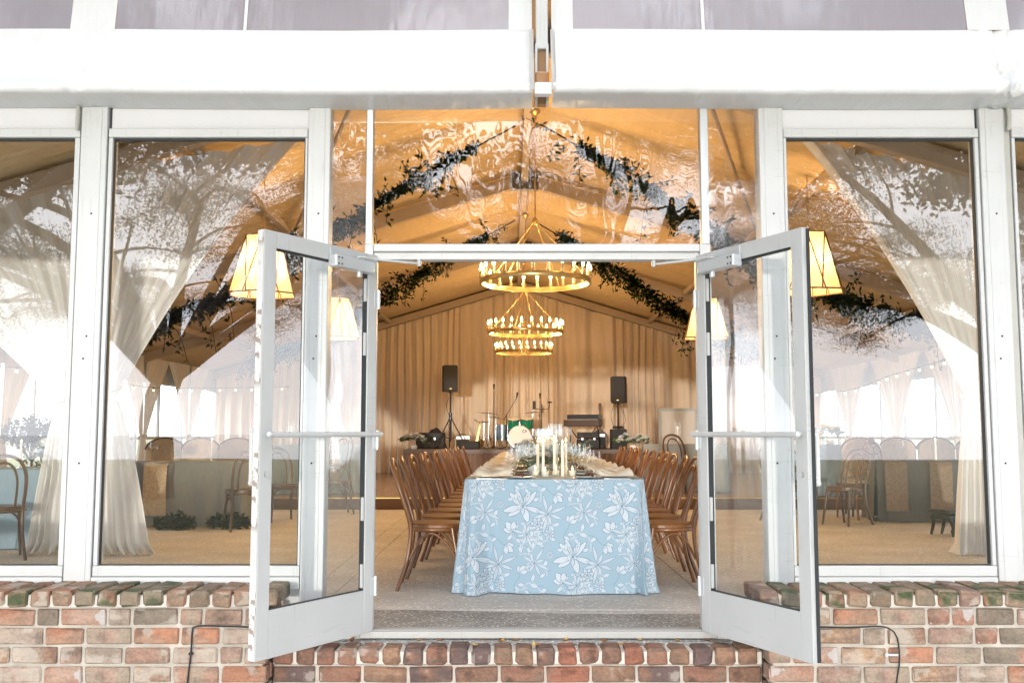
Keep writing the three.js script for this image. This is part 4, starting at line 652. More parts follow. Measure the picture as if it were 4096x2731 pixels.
for (let i = 0; i < 13; i++) for (const s of [-1, 1]) {
  const z = -1.52 - i * 0.605 + (rs() - 0.5) * 0.02, c = toTable(s * 0.45, z);
  const PL = `at the ${ORD[i]} place from the doors, ${SIDE(s)}`;
  if (pf) { plate0.position.set(...c); pf = false; plate0.userData.label = `white dinner plate with beaded rim ${PL}`; } else copy(plate0, c, 0, `white dinner plate with beaded rim ${PL}`);
  const np = solo('napkin', napG[i % 2], M.napkin, `folded oatmeal linen napkin ${PL}`, 'napkin', 'napkins on the long table', c); np.rotation.y = (s < 0 ? 0.05 : Math.PI - 0.05) + (rs() - 0.5) * 0.15; np.scale.set(0.95, 1.1, 1.0);
  const f = solo('fork', forkG, M.steel, `silver fork ${PL}`, 'fork', 'cutlery on the long table', [c[0], c[1], c[2] + s * 0.19]); f.rotation.y = s < 0 ? 0.06 : Math.PI - 0.04;
  const k = solo('knife', knifeG, M.steel, `silver table knife ${PL}`, 'knife', 'cutlery on the long table', [c[0], c[1], c[2] - s * 0.19]); k.rotation.y = s < 0 ? -0.05 : Math.PI + 0.05;
  solo('bread_plate', sideG, M.chinablue, `small blue grey side plate ${PL}`, 'plate', 'side plates on the long table', toTable(s * 0.235, z + 0.10));
  solo('wine_glass', wineG, M.table_glass, `tall clear wine glass ${PL}`, 'glass', 'wine glasses on the long table', toTable(s * (0.215 + rs() * 0.02), z - 0.06));
  solo('wine_glass', wineG, M.table_glass, `tall clear wine glass ${PL}`, 'glass', 'wine glasses on the long table', toTable(s * (0.16 + rs() * 0.02), z + 0.04));
  solo('water_goblet', waterG, M.table_glass, `short clear water goblet ${PL}`, 'glass', 'water goblets on the long table', toTable(s * (0.285 + rs() * 0.02), z + 0.09));
  if (i % 2 === 0) solo('ribbon_bow', [tube([[-0.03, 0.012, 0], [-0.012, 0.03, 0.012], [0, 0.012, 0], [0.014, 0.032, -0.01], [0.034, 0.01, 0.006]], 0.006, 20, 5), tube([[0, 0.012, 0], [0.01, 0.02, 0.02], [0.026, 0.001, 0.045]], 0.005, 10, 5)], M.ribbon, `dark brown ribbon bow ${PL}`, 'ribbon', 'ribbons on the side plates', (c2 => [c2[0], c2[1] + 0.012, c2[2]])(toTable(s * 0.25, z + 0.11)));
}
// candles: tapers in tall cylinders, votives, greenery
function candleLight(p, k) { const l = new THREE.PointLight(col(1, 0.62, 0.28), k * CAND, 0, 2); l.position.set(...p); l.castShadow = true; l.shadow.radius = 0.45; scene.add(l); }
const flameG = lathed([[0, 0], [0.0048, 0.006], [0.0055, 0.012], [0.003, 0.024], [0, 0.036]], 10);
const wickG = new THREE.CylinderGeometry(0.001, 0.001, 0.012, 5).translate(0, 0.004, 0);
function taper(lx, z, h, cylH, rad, light, isEnd) {
  const c = toTable(lx, z);
  const t = thing('taper_candle', 'lit white taper candle inside a glass cylinder ' + (z > -2.6 ? 'in the cluster at the table end' : 'farther down the long table'), 'candle', c, 'taper candles on the long table');
  part('stick', lathed([[0, 0], [0.0125, 0], [0.011, h - 0.006], [0.007, h], [0, h]], 14), M.wax, t); part('wick', wickG.clone().translate(0, h, 0), M.black, t); part('flame', flameG.clone().scale(1.15, 1.05, 1.15).translate(0, h + 0.006, 0), M.flame, t);
  const cy = thing('glass_cylinder', 'tall clear glass candle cylinder ' + (z > -2.6 ? 'in the cluster at the table end' : 'farther down the long table'), 'candle holder', c, 'glass cylinders on the long table');
  part('wall', new THREE.CylinderGeometry(rad, rad, cylH, 30, 1, true).translate(0, cylH / 2 + 0.002, 0), M.cylglass, cy); part('rim', new THREE.TorusGeometry(rad, 0.0022, 6, 30).rotateX(Math.PI / 2).translate(0, cylH + 0.002, 0), M.cylglass, cy); part('foot', new THREE.CylinderGeometry(rad, rad, 0.004, 30).translate(0, 0.003, 0), M.cylglass, cy);
  if (light) candleLight([c[0], c[1] + h + 0.022, c[2]], light);
}
function votive(lx, z, light) {
  const c = toTable(lx, z), t = thing('votive_candle', 'small lit votive candle in a clear glass cup', 'candle', c, 'votive candles on the long table');
  part('cup', lathed([[0, 0.001], [0.024, 0.001], [0.0265, 0.004], [0.031, 0.062]], 20), M.table_glass, t); part('wax', lathed([[0, 0.004], [0.023, 0.004], [0.0265, 0.042], [0, 0.040]], 18), M.wax, t); part('flame', flameG.clone().translate(0, 0.043, 0), M.flame, t);
  if (light) candleLight([c[0], c[1] + 0.06, c[2]], light);
}
const cl0 = -1.95;
[[-0.07, cl0, 0.245, 0.36, 0.045, 0.012], [0.075, cl0 + 0.12, 0.235, 0.36, 0.045, 0.012], [0.02, cl0 - 0.14, 0.27, 0.40, 0.045, 0.012], [0.11, cl0 - 0.12, 0.25, 0.37, 0.045, 0], [-0.11, cl0 - 0.2, 0.245, 0.36, 0.045, 0], [0.04, cl0 - 0.3, 0.25, 0.40, 0.045, 0]].forEach(a => taper(...a));
[[-0.06, cl0 + 0.26, 0.01], [-0.13, cl0 + 0.12, 0], [0.15, cl0 + 0.13, 0.01], [0.03, cl0 - 0.02, 0]].forEach(a => votive(...a));
for (let k = 1; k < 5; k++) { const z = cl0 - k * 1.5; taper(-0.05, z, 0.25, 0.37, 0.045, 0.012); taper(0.07, z - 0.12, 0.25, 0.40, 0.045, 0.012); taper(0.0, z - 0.3, 0.27, 0.36, 0.045, 0); votive(-0.12, z + 0.15, 0.01); votive(0.13, z + 0.2, 0); }
// flowers: petalled heads with leaves
M.petal = std([0.62, 0.59, 0.52], 0.8, { side: THREE.DoubleSide }); M.petalblue = std([0.45, 0.54, 0.60], 0.8, { side: THREE.DoubleSide });
M.leafg = [std([0.07, 0.13, 0.05], 0.5, { side: THREE.DoubleSide }), std([0.20, 0.30, 0.18], 0.6, { side: THREE.DoubleSide })];
function roundLeaf(l, w) { return grid(8, 5, (u, v) => { const t = u, h = w * Math.sin(Math.PI * Math.pow(t, 0.8)) * (v - 0.5) * 2; return [h, 0.12 * l * Math.sin(t * 3) - Math.abs(v - 0.5) * w * -0.3, t * l]; }); }
function bloom(R0, seed) {
  const r = rng(seed), gs = [];
  for (let k = 0; k < 3; k++) { const n = 5 + k * 2; for (let i = 0; i < n; i++) { const tilt = [0.15, 0.6, 1.1][k], s = R0 * [0.6, 0.85, 1][k]; const g = grid(5, 5, (u, v) => { const x = (u - 0.5) * 1.15 * s * Math.sqrt(Math.sin(Math.PI * (0.12 + 0.8 * v))), y = v * s, z = 0.35 * s * Math.sin(v * 2.6) - 0.5 * s * (u - 0.5) * (u - 0.5); return [x, y, z + 0.08 * R0]; }); g.rotateX(tilt); g.rotateY(i / n * 6.283 + k + r() * 0.3); gs.push(g); } }
  return mergeGeometries(gs);
}
const bloomG = [bloom(0.05, 1), bloom(0.06, 2), bloom(0.045, 3)];
function arrangement(pos, label, group, n, spread, seed, tall = 0.16, mat = M.petal) {
  const r = rng(seed), t = thing('flower_arrangement', label, 'flowers', pos, group);
  part('vessel', lathed([[0, 0.002], [0.05, 0.002], [0.07, 0.05], [0.06, 0.09], [0.055, 0.088], [0.062, 0.05], [0, 0.02]], 20), M.china, t);
  const lv = [[], []];
  for (let i = 0; i < n; i++) {
    const a = r() * 6.283, q = Math.sqrt(r()), x = spread[0] * q * Math.cos(a), z = spread[1] * q * Math.sin(a), y = 0.09 + tall * (1 - 0.6 * q * q) * (0.6 + 0.5 * r());
    const b = part('bloom', bloomG[i % 3], i % 5 === 4 ? M.petalblue : mat, t); b.position.set(x, y, z); b.rotation.set(z * 3, r() * 6, -x * 3); b.scale.setScalar(0.9 + r() * 0.5);
    for (let k = 0; k < 7; k++) { const g = roundLeaf(0.07 + r() * 0.06, 0.022 + r() * 0.02); g.rotateX(-0.8 + r() * 1.2); g.rotateY(r() * 6.283); g.translate(x * 1.2 + (r() - 0.5) * 0.08, y - 0.02 - r() * 0.06, z * 1.2 + (r() - 0.5) * 0.08); lv[k % 2].push(g); }
  }
  part('leaf_spray', mergeGeometries(lv[0]), M.leafg[0], t); part('leaf_spray', mergeGeometries(lv[1]), M.leafg[1], t); return t;
}
arrangement(toTable(-0.13, -2.35), 'white and pale blue flowers with round grey leaves behind the cluster of tall cylinders', undefined, 8, [0.09, 0.12], 731, 0.09);
[-3.4, -4.9, -6.4, -7.9].forEach((z, i) => arrangement(toTable(0.02, z), 'white flowers with green leaves down the middle of the long table', 'flowers down the long table', 8, [0.11, 0.15], 740 + i, 0.07));
{ const t = thing('leaf_sprig', 'large round eucalyptus leaves leaning out between the cylinders and wine glasses', 'leaves', toTable(0.16, -2.28)), g = [[0.05, 0.20, 0.02, 0.6], [0.10, 0.17, -0.02, 1.2], [0.03, 0.14, 0.05, 0.2], [0.09, 0.22, 0.05, 0.9]].map(([x, y, z, a]) => { const q = roundLeaf(0.10, 0.05); q.rotateX(-0.5); q.rotateY(a + 0.6); q.translate(x, y, z); return q; }); part('stem', tube([[0, 0, 0], [0.03, 0.1, 0.01], [0.09, 0.2, 0.02]], 0.003, 12, 5), M.leafg[0], t); g.forEach(q => part('leaf', q, std([0.16, 0.27, 0.15], 0.55, { side: THREE.DoubleSide }), t)); }

// ---------------------------------------------------------------- chandeliers
M.brass = phys([0.52, 0.36, 0.15], 0.32, { metalness: 0.75 });
M.bulb = std([1, 0.85, 0.6], 0.4, { emissive: col(1, 0.66, 0.26), emissiveIntensity: 11 });
M.sleeve = std([0.26, 0.19, 0.10], 0.5);
{
  const bulbG = lathed([[0, 0], [0.010, 0.004], [0.0165, 0.022], [0.015, 0.04], [0.007, 0.062], [0, 0.074]], 12), sleeveG = new THREE.CylinderGeometry(0.0145, 0.0145, 0.10, 12).translate(0, 0.05, 0), n = 24, R0 = 0.6;
  const t = thing('ring_chandelier', 'brass wagon ring chandelier with candle bulbs hanging over the long table', 'chandelier', [0, 0, 0], 'chandeliers over the long table');
  part('ring', lathe([[R0 - 0.012, -0.028], [R0 + 0.012, -0.028], [R0 + 0.012, 0.028], [R0 - 0.012, 0.028], [R0 - 0.012, -0.028]], 72), M.brass, t);
  for (let i = 0; i < n; i++) { const a = i / n * 6.283 + 0.06, x = R0 * Math.cos(a), z = R0 * Math.sin(a); const s = part('candle_sleeve', sleeveG, M.sleeve, t); s.position.set(x, 0.02, z); const cup = part('drip_cup', lathe([[0, 0.018], [0.022, 0.018], [0.026, 0.03], [0.016, 0.026]], 12), M.brass, s); cup.position.y = 0.0; const b = part('bulb', bulbG, M.bulb, t); b.position.set(x, 0.12, z); }
  for (let i = 0; i < 4; i++) { const a = i / 4 * 6.283 + 0.5; part('hanger_rod', rod([R0 * Math.cos(a), 0.02, R0 * Math.sin(a)], [0.02 * Math.cos(a), 0.66, 0.02 * Math.sin(a)], 0.0065, 0.0065, 6), M.brass, t); }
  part('hub', lathe([[0, 0.62], [0.03, 0.64], [0.035, 0.68], [0.015, 0.71], [0, 0.72]], 14), M.brass, t);
  part('cable', rod([0, 0.7, 0], [0, 1.92, 0], 0.007), M.brass, t);
  part('ceiling_cup', lathe([[0, 1.86], [0.06, 1.9], [0.06, 1.93], [0, 1.93]], 16), M.brass, t);
  const spots = [[0.255, 2.77, -5.0], [0.215, 2.73, -10.1], [0.25, 2.83, -15.2]];
  spots.forEach((p, i) => { const lab = ['brass ring chandelier over the candle cluster end of the long table', 'brass ring chandelier over the far end of the long table by the platform', 'brass ring chandelier hanging over the platform before the stage'][i], o = i ? copy(t, p, i * 0.21, lab) : t; if (!i) { t.position.set(...p); t.userData.label = lab; } for (let k = 0; k < 6; k++) { const a = (k * 4) / n * 6.283 + 0.06 - i * 0.21; const l = new THREE.PointLight(col(1, 0.62, 0.27), [1.15, 1.25, 0.75][i] * CAND, 0, 2); l.position.set(p[0] + R0 * Math.cos(a), p[1] + 0.15, p[2] + R0 * Math.sin(a)); l.castShadow = true; l.shadow.radius = 0.7; scene.add(l); } });
}
// ---------------------------------------------------------------- faceted pendant shades
M.shade = phys([0.84, 0.70, 0.48], 0.95, { transmission: 0.45, thickness: 0, side: THREE.DoubleSide, emissive: col(0.12, 0.085, 0.04), emissiveIntensity: 1, bumpMap: withRepeat(T_weave, 8), bumpScale: 0.001 });
M.wire = std([0.22, 0.12, 0.04], 0.6);
{
  const rb = 0.385, rt = 0.2, h = 0.63, P = (r, i, y) => { const a = i * Math.PI / 3 + 0.35; return [r * Math.cos(a), y, r * Math.sin(a)]; };
  const t = thing('pendant_shade', 'large faceted cream pendant lamp with crossed wire ribs, glowing amber', 'pendant lamp', [0, 0, 0], 'pendant lamps under the tent roof');
  for (let i = 0; i < 6; i++) {
    part('panel', grid(1, 1, (u, v) => { const a = P(rt, i, h), b = P(rt, i + 1, h), c = P(rb, i, 0), d = P(rb, i + 1, 0); return [0, 1, 2].map(k => lerp(lerp(a[k], b[k], u), lerp(c[k], d[k], u), v)); }), M.shade, t);
    const m = (r, q, y) => { const a = P(r, i, y), b = P(r, i + 1, y); return [lerp(a[0], b[0], q), y, lerp(a[2], b[2], q)]; };
    part('rib', [rod(P(rb, i, 0), P(rt, i, h), 0.009, 0.009, 5), rod(P(rb, i, 0), P(rb, i + 1, 0), 0.009, 0.009, 5), rod(P(rt, i, h), P(rt, i + 1, h), 0.008, 0.008, 5), rod(P(rt, i, h), m(rb, 0.55, 0), 0.008, 0.008, 5), rod(P(rt, i + 1, h), m(rb, 0.45, 0), 0.008, 0.008, 5)], M.wire, t);
  }
  part('bulb', new THREE.SphereGeometry(0.05, 16, 12).translate(0, 0.3, 0), M.bulb, t);
  part('stem', [rod([0, 0.34, 0], [0, h + 0.04, 0], 0.012), lathe([[0, h + 0.02], [0.03, h + 0.03], [0.02, h + 0.08], [0.008, h + 0.12], [0, h + 0.12]], 12)], M.brass, t);
  part('chain', rod([0, h + 0.1, 0], [0, 1.38, 0], 0.006, 0.006, 5), M.brass, t);
  [[-2.68, 2.60, -4.8], [3.2, 2.63, -4.8], [-2.78, 2.62, -9.9], [3.08, 2.62, -9.9]].forEach((p, i) => { const lab = 'large faceted cream pendant lamp with crossed wire ribs ' + ['above the beige runner table', 'above the dark low bench', 'over the blue table on the platform', 'over the platform by the display board'][i]; if (i) copy(t, p, [0, 0.5, 0.2, 0.75][i], lab); else { t.position.set(...p); t.userData.label = lab; } const l = new THREE.PointLight(col(1, 0.61, 0.28), 1.45 * CAND, 0, 2); l.position.set(p[0], p[1] + 0.3, p[2]); l.castShadow = true; l.shadow.radius = 2.4; scene.add(l); });
}
// ---------------------------------------------------------------- smilax garlands
M.smilax = [[0.075, 0.16, 0.045], [0.13, 0.23, 0.06], [0.045, 0.105, 0.04]].map(c => phys(c, 0.7, { side: THREE.DoubleSide, transmission: 0.3, thickness: 0 }));
function garland(pts, seed, n, label, fat = 1) {
  const r = rng(seed), t = thing('leaf_garland', label, 'garland', [0, 0, 0], 'leafy garlands under the tent roof'), cv = new THREE.CatmullRomCurve3(pts.map(p => v3(...p))), L = [[], [], []], vines = [];
  const bulk = Array.from({ length: 40 }, () => 0.2 + r() * r() * 1.3);
  for (let k = 0; k < n; k++) {
    const q = 0.1 + 0.9 * r(), p = cv.getPoint(q), b = (q < 0.22 ? 0.45 : 1) * lerp(bulk[Math.floor(q * 38)], bulk[Math.floor(q * 38) + 1], (q * 38) % 1) * fat, rr = 0.24 * b * Math.sqrt(r()), a = r() * 6.283;
    L[k % 3].push([p.x + rr * Math.cos(a) * 1.2, p.y + rr * Math.sin(a) - 0.05 * b, p.z + (r() - 0.5) * 0.3 * b, 0.055 + r() * 0.045, 0.024 + r() * 0.018, r(), r(), r()]);
  }
  for (let k = 0; k < 34; k++) { const q = r(), p = cv.getPoint(q), d = (r() - 0.5) * 0.7, dy = r() < 0.6 ? -0.15 - r() * 0.4 : 0.1 + r() * 0.2, e = [p.x + d, p.y + dy, p.z + (r() - 0.5) * 0.3]; vines.push(tube([[p.x, p.y, p.z], [p.x + d * 0.6, p.y + dy * 0.3 + 0.05, lerp(p.z, e[2], 0.5)], e], 0.004, 8, 4)); for (let m = 0; m < 16; m++) { const s = 0.2 + 0.8 * m / 16; L[m % 3].push([lerp(p.x, e[0], s) + (r() - 0.5) * 0.06, lerp(p.y, e[1], s) + (r() - 0.5) * 0.06, lerp(p.z, e[2], s) + (r() - 0.5) * 0.06, 0.055 + r() * 0.045, 0.03, r(), r(), r()]); } }
  part('vine', [tube(cv, 0.012, 40, 5), ...vines], std([0.05, 0.04, 0.02], 0.8), t);
  L.forEach((l, i) => part('leaf_spray', leafCloud(l), M.smilax[i], t));
}
const gl = (z, side) => side < 0 ? [[0.05, 4.62, z], [-1.1, 3.98, z], [-2.3, 3.2, z + 0.05], [-3.3, 2.62, z], [-4.2, 2.3, z]] : [[0.35, 4.62, z], [1.4, 3.98, z], [2.6, 3.15, z], [3.6, 2.65, z + 0.05], [4.7, 2.3, z]];
[-5.3, -10.4].forEach((z, i) => { garland(gl(z, -1), 810 + i, 3600, 'dark green leafy garland on the topiary side, ' + ['nearer the glass doors', 'above the platform edge'][i], 0.8); garland(gl(z, 1), 820 + i, 4200, 'dark green leafy garland on the dark bench side, ' + ['nearer the glass doors', 'above the platform edge'][i], 1.0); });

// ---------------------------------------------------------------- stage and band gear
const SY = 0.775, SZ = -16.5;
M.stagegrey = std([0.20, 0.18, 0.18], 0.7, { bumpMap: withRepeat(T_noise, 2), bumpScale: 0.003 });
M.skirt = std([0.24, 0.16, 0.12], 0.9, { map: withRepeat(T_fab, 2) });
{
  const t = thing('band_stage', 'low grey topped stage with brown pleated skirt in front of the drape', 'stage', [0.1, 0, 0]);
  part('deck', box(-2.45, 2.5, SY - 0.09, SY, -18.2, -15.75, 0.01), M.stagegrey, t);
  part('skirt', grid(260, 4, (u, v) => { const x = lerp(-2.43, 2.48, u); return [x, lerp(SY - 0.09, 0.172, v), -15.76 + 0.022 * Math.sin(x * 48 + Math.sin(x * 7) * 2), x, v]; }), M.skirt, t);
  part('frame', [box(-2.43, -2.38, 0.17, SY - 0.09, -18.2, -15.8), box(2.43, 2.48, 0.17, SY - 0.09, -18.2, -15.8)], M.skirt, t);
}
M.grille = std([0.02, 0.02, 0.022], 0.7, { bumpMap: withRepeat(T_weave, 10), bumpScale: 0.002 });
function speaker(x, y, z, turn, label) {
  const t = thing('loudspeaker', label, 'speaker', [x, y, z], 'pair of loudspeakers on the stage', turn);
  const g = extrude([[-0.17, -0.15], [0.17, -0.15], [0.13, 0.15], [-0.13, 0.15]], 0.58, 0.006); g.rotateX(-Math.PI / 2); g.scale(1, 1, -1); { const i = g.attributes.position; } part('cabinet', toCreasedNormals(g.index ? g.toNonIndexed() : g, 0.5), M.black, t);
  part('grille', box(-0.16, 0.16, 0.02, 0.56, 0.148, 0.168, 0.02), M.grille, t);
  part('badge', box(-0.025, 0.025, 0.045, 0.068, 0.167, 0.172, 0.003), M.brass, t);
  part('pole_socket', new THREE.CylinderGeometry(0.03, 0.035, 0.03, 14).translate(0, -0.016, 0), M.black, t);
}
function tripodStand(x, z, h, label) {
  const t = thing('speaker_stand', label, 'stand', [x, SY, z]);
  part('pole', [rod([0, 0.16, 0], [0, h - 0.03, 0], 0.019), rod([0, 0.25, 0], [0, h * 0.6, 0], 0.027)], M.black, t); part('collar', [new THREE.CylinderGeometry(0.042, 0.042, 0.06, 14).translate(0, h * 0.6, 0), new THREE.CylinderGeometry(0.045, 0.045, 0.07, 14).translate(0, 0.68, 0)], M.blackgloss, t);
  for (let i = 0; i < 3; i++) { const a = i * 2.094 + 0.4; part('leg', [rod([0.03 * Math.cos(a), 0.66, 0.03 * Math.sin(a)], [0.42 * Math.cos(a), 0.008, 0.42 * Math.sin(a)], 0.014)], M.black, t); part('strut', rod([0.02 * Math.cos(a), 0.22, 0.02 * Math.sin(a)], [0.24 * Math.cos(a), 0.31, 0.24 * Math.sin(a)], 0.009), M.black, t); }
  part('cord', tube([[0.03, h - 0.05, -0.05], [-0.1, h - 0.3, -0.06], [-0.03, h * 0.55, -0.03], [-0.06, 0.6, -0.04], [0.02, 0.25, -0.04]], 0.005, 24, 5), M.black, t);
}
tripodStand(-1.38, SZ - 0.1, 1.29, 'black tripod speaker stand beside the white flowers and black case'); speaker(-1.39, SY + 1.28, SZ - 0.1, 0.12, 'black loudspeaker with small gold badge on a tripod stand'); 
{
  const b = thing('subwoofer', 'black subwoofer box with coiled cables on top carrying the pole', 'speaker', [2.36, SY, SZ + 0.1]);
  part('cabinet', box(-0.17, 0.17, 0.004, 0.44, -0.2, 0.2, 0.012), M.black, b); part('grille', box(-0.15, 0.15, 0.03, 0.42, 0.195, 0.21, 0.006), M.grille, b);
  part('cord', [tube(Array.from({ length: 18 }, (_, i) => [0.13 * Math.cos(i * 0.9), 0.452 + 0.003 * i, 0.10 * Math.sin(i * 0.9)]), 0.007, 60, 5), tube([[0.05, 0.48, 0], [0.16, 0.62, 0.02], [0.06, 0.95, -0.02], [0, 1.05, -0.04]], 0.005, 20, 5), tube([[-0.1, 0.47, 0], [-0.16, 0.75, 0.02], [-0.06, 1.03, -0.04]], 0.005, 20, 5)], M.black, b);
  part('pole', rod([0, 0.44, 0], [0, 1.02, 0], 0.02), M.black, b);
  speaker(2.37, SY + 1.02, SZ + 0.1, -0.2, 'black loudspeaker on a pole above the coiled cables');
}
{ const c = thing('gear_case', 'black road case draped with a black cloth behind the flowers', 'case', [-1.86, SY, SZ - 0.35]); part('box', box(-0.3, 0.34, 0.004, 0.36, -0.2, 0.2, 0.015), M.black, c); part('cover', grid(24, 14, (u, v) => { const a = u * 2 - 1, b = v * 2 - 1, rr = Math.max(Math.abs(a), Math.abs(b)); return [0.12 + a * 0.26, 0.46 - 0.44 * Math.pow(rr, 2.2) + 0.02 * Math.sin(a * 9 + b * 5), b * 0.25]; }), M.black, c); part('catch', [box(-0.12, -0.08, 0.2, 0.25, 0.2, 0.21, 0.003), box(0.1, 0.14, 0.2, 0.25, 0.2, 0.21, 0.003)], M.steel, c); }
function amp(x, z, w, h, d, body, label, turn = 0) { const t = thing('guitar_amplifier', label, 'amplifier', [x, SY, z], undefined, turn); part('cabinet', box(-w / 2, w / 2, 0.004, h, -d / 2, d / 2, 0.012), body, t); part('grille', box(-w / 2 + 0.02, w / 2 - 0.02, 0.02, h * 0.68, d / 2 - 0.004, d / 2 + 0.006, 0.004), M.grille, t); part('control_panel', box(-w / 2 + 0.015, w / 2 - 0.015, h * 0.74, h * 0.93, d / 2 - 0.004, d / 2 + 0.005, 0.003), M.alu, t); for (let i = 0; i < 5; i++) part('knob', at(new THREE.CylinderGeometry(0.008, 0.009, 0.012, 8), -w / 2 + 0.05 + i * (w - 0.1) / 4, h * 0.83, d / 2 + 0.01, 0, Math.PI / 2), M.black, t); part('handle', tube([[-0.07, h, 0], [-0.05, h + 0.025, 0], [0.05, h + 0.025, 0], [0.07, h, 0]], 0.007, 12, 5), M.black, t); }
amp(-1.12, SZ - 0.5, 0.34, 0.3, 0.2, std([0.55, 0.48, 0.38], 0.7), 'cream guitar amplifier with a row of black knobs near the saxophone');
amp(1.96, SZ - 0.3, 0.3, 0.36, 0.2, std([0.10, 0.045, 0.025], 0.6), 'small brown amplifier beside the keyboard case');
function wedge(x, z, w, h, label) { const t = thing('stage_monitor', label, 'speaker', [x, SY, z]); const g = extrude([[-0.16, 0], [0.16, 0], [0.10, h], [-0.12, h]], w, 0.004); g.rotateY(-Math.PI / 2); g.translate(w / 2, 0.005, 0); part('cabinet', g, M.black, t); const gr = box(-w / 2 + 0.02, w / 2 - 0.02, 0.02, h - 0.01, -0.004, 0.006, 0.003); gr.rotateX(-0.22); gr.translate(0, 0.01, 0.168); part('grille', gr, M.grille, t); }
wedge(-0.93, SZ + 0.45, 0.42, 0.17, 'low black stage monitor lying in front of the saxophone');
wedge(0.2, SZ + 0.62, 0.28, 0.12, 'small brown black monitor in front of the bass drum');
{ // saxophone on its stand
  const s = thing('saxophone', 'brass saxophone standing upright on the stage', 'saxophone', [-0.72, SY, SZ]);
  const br = phys([0.45, 0.28, 0.08], 0.28, { metalness: 0.85 });
  part('body_tube', tube([[-0.07, 0.62, 0], [-0.02, 0.605, 0], [0.005, 0.55, 0], [-0.02, 0.36, 0], [-0.06, 0.16, 0.01], [-0.05, 0.08, 0.02], [0.0, 0.06, 0.03], [0.05, 0.1, 0.05], [0.055, 0.17, 0.06]], q => lerp(0.009, 0.045, Math.pow(q, 1.3)), 40, 12), br, s);
  const bell = lathe([[0.04, 0], [0.048, 0.04], [0.075, 0.08], [0.08, 0.083], [0.072, 0.08], [0.042, 0.04]], 20); bell.rotateX(0.5); bell.translate(0.056, 0.165, 0.06); part('bell', bell, br, s);
  part('mouthpiece', rod([-0.07, 0.62, 0], [-0.13, 0.655, 0], 0.011, 0.007), M.black, s);
  for (let i = 0; i < 8; i++) part('key_cup', at(new THREE.CylinderGeometry(0.015 + i * 0.0015, 0.015 + i * 0.0015, 0.012, 10), 0.003 - i * 0.009, 0.5 - i * 0.045, 0.03 + i * 0.002, 0, Math.PI / 2), br, s);
  part('stand', [rod([0, 0.07, -0.02], [0.16, 0.005, 0.12], 0.008), rod([0, 0.07, -0.02], [-0.16, 0.005, 0.08], 0.008), rod([0, 0.07, -0.02], [0, 0.005, -0.2], 0.008), rod([0, 0.07, -0.02], [-0.02, 0.34, -0.035], 0.009)], M.black, s);
}
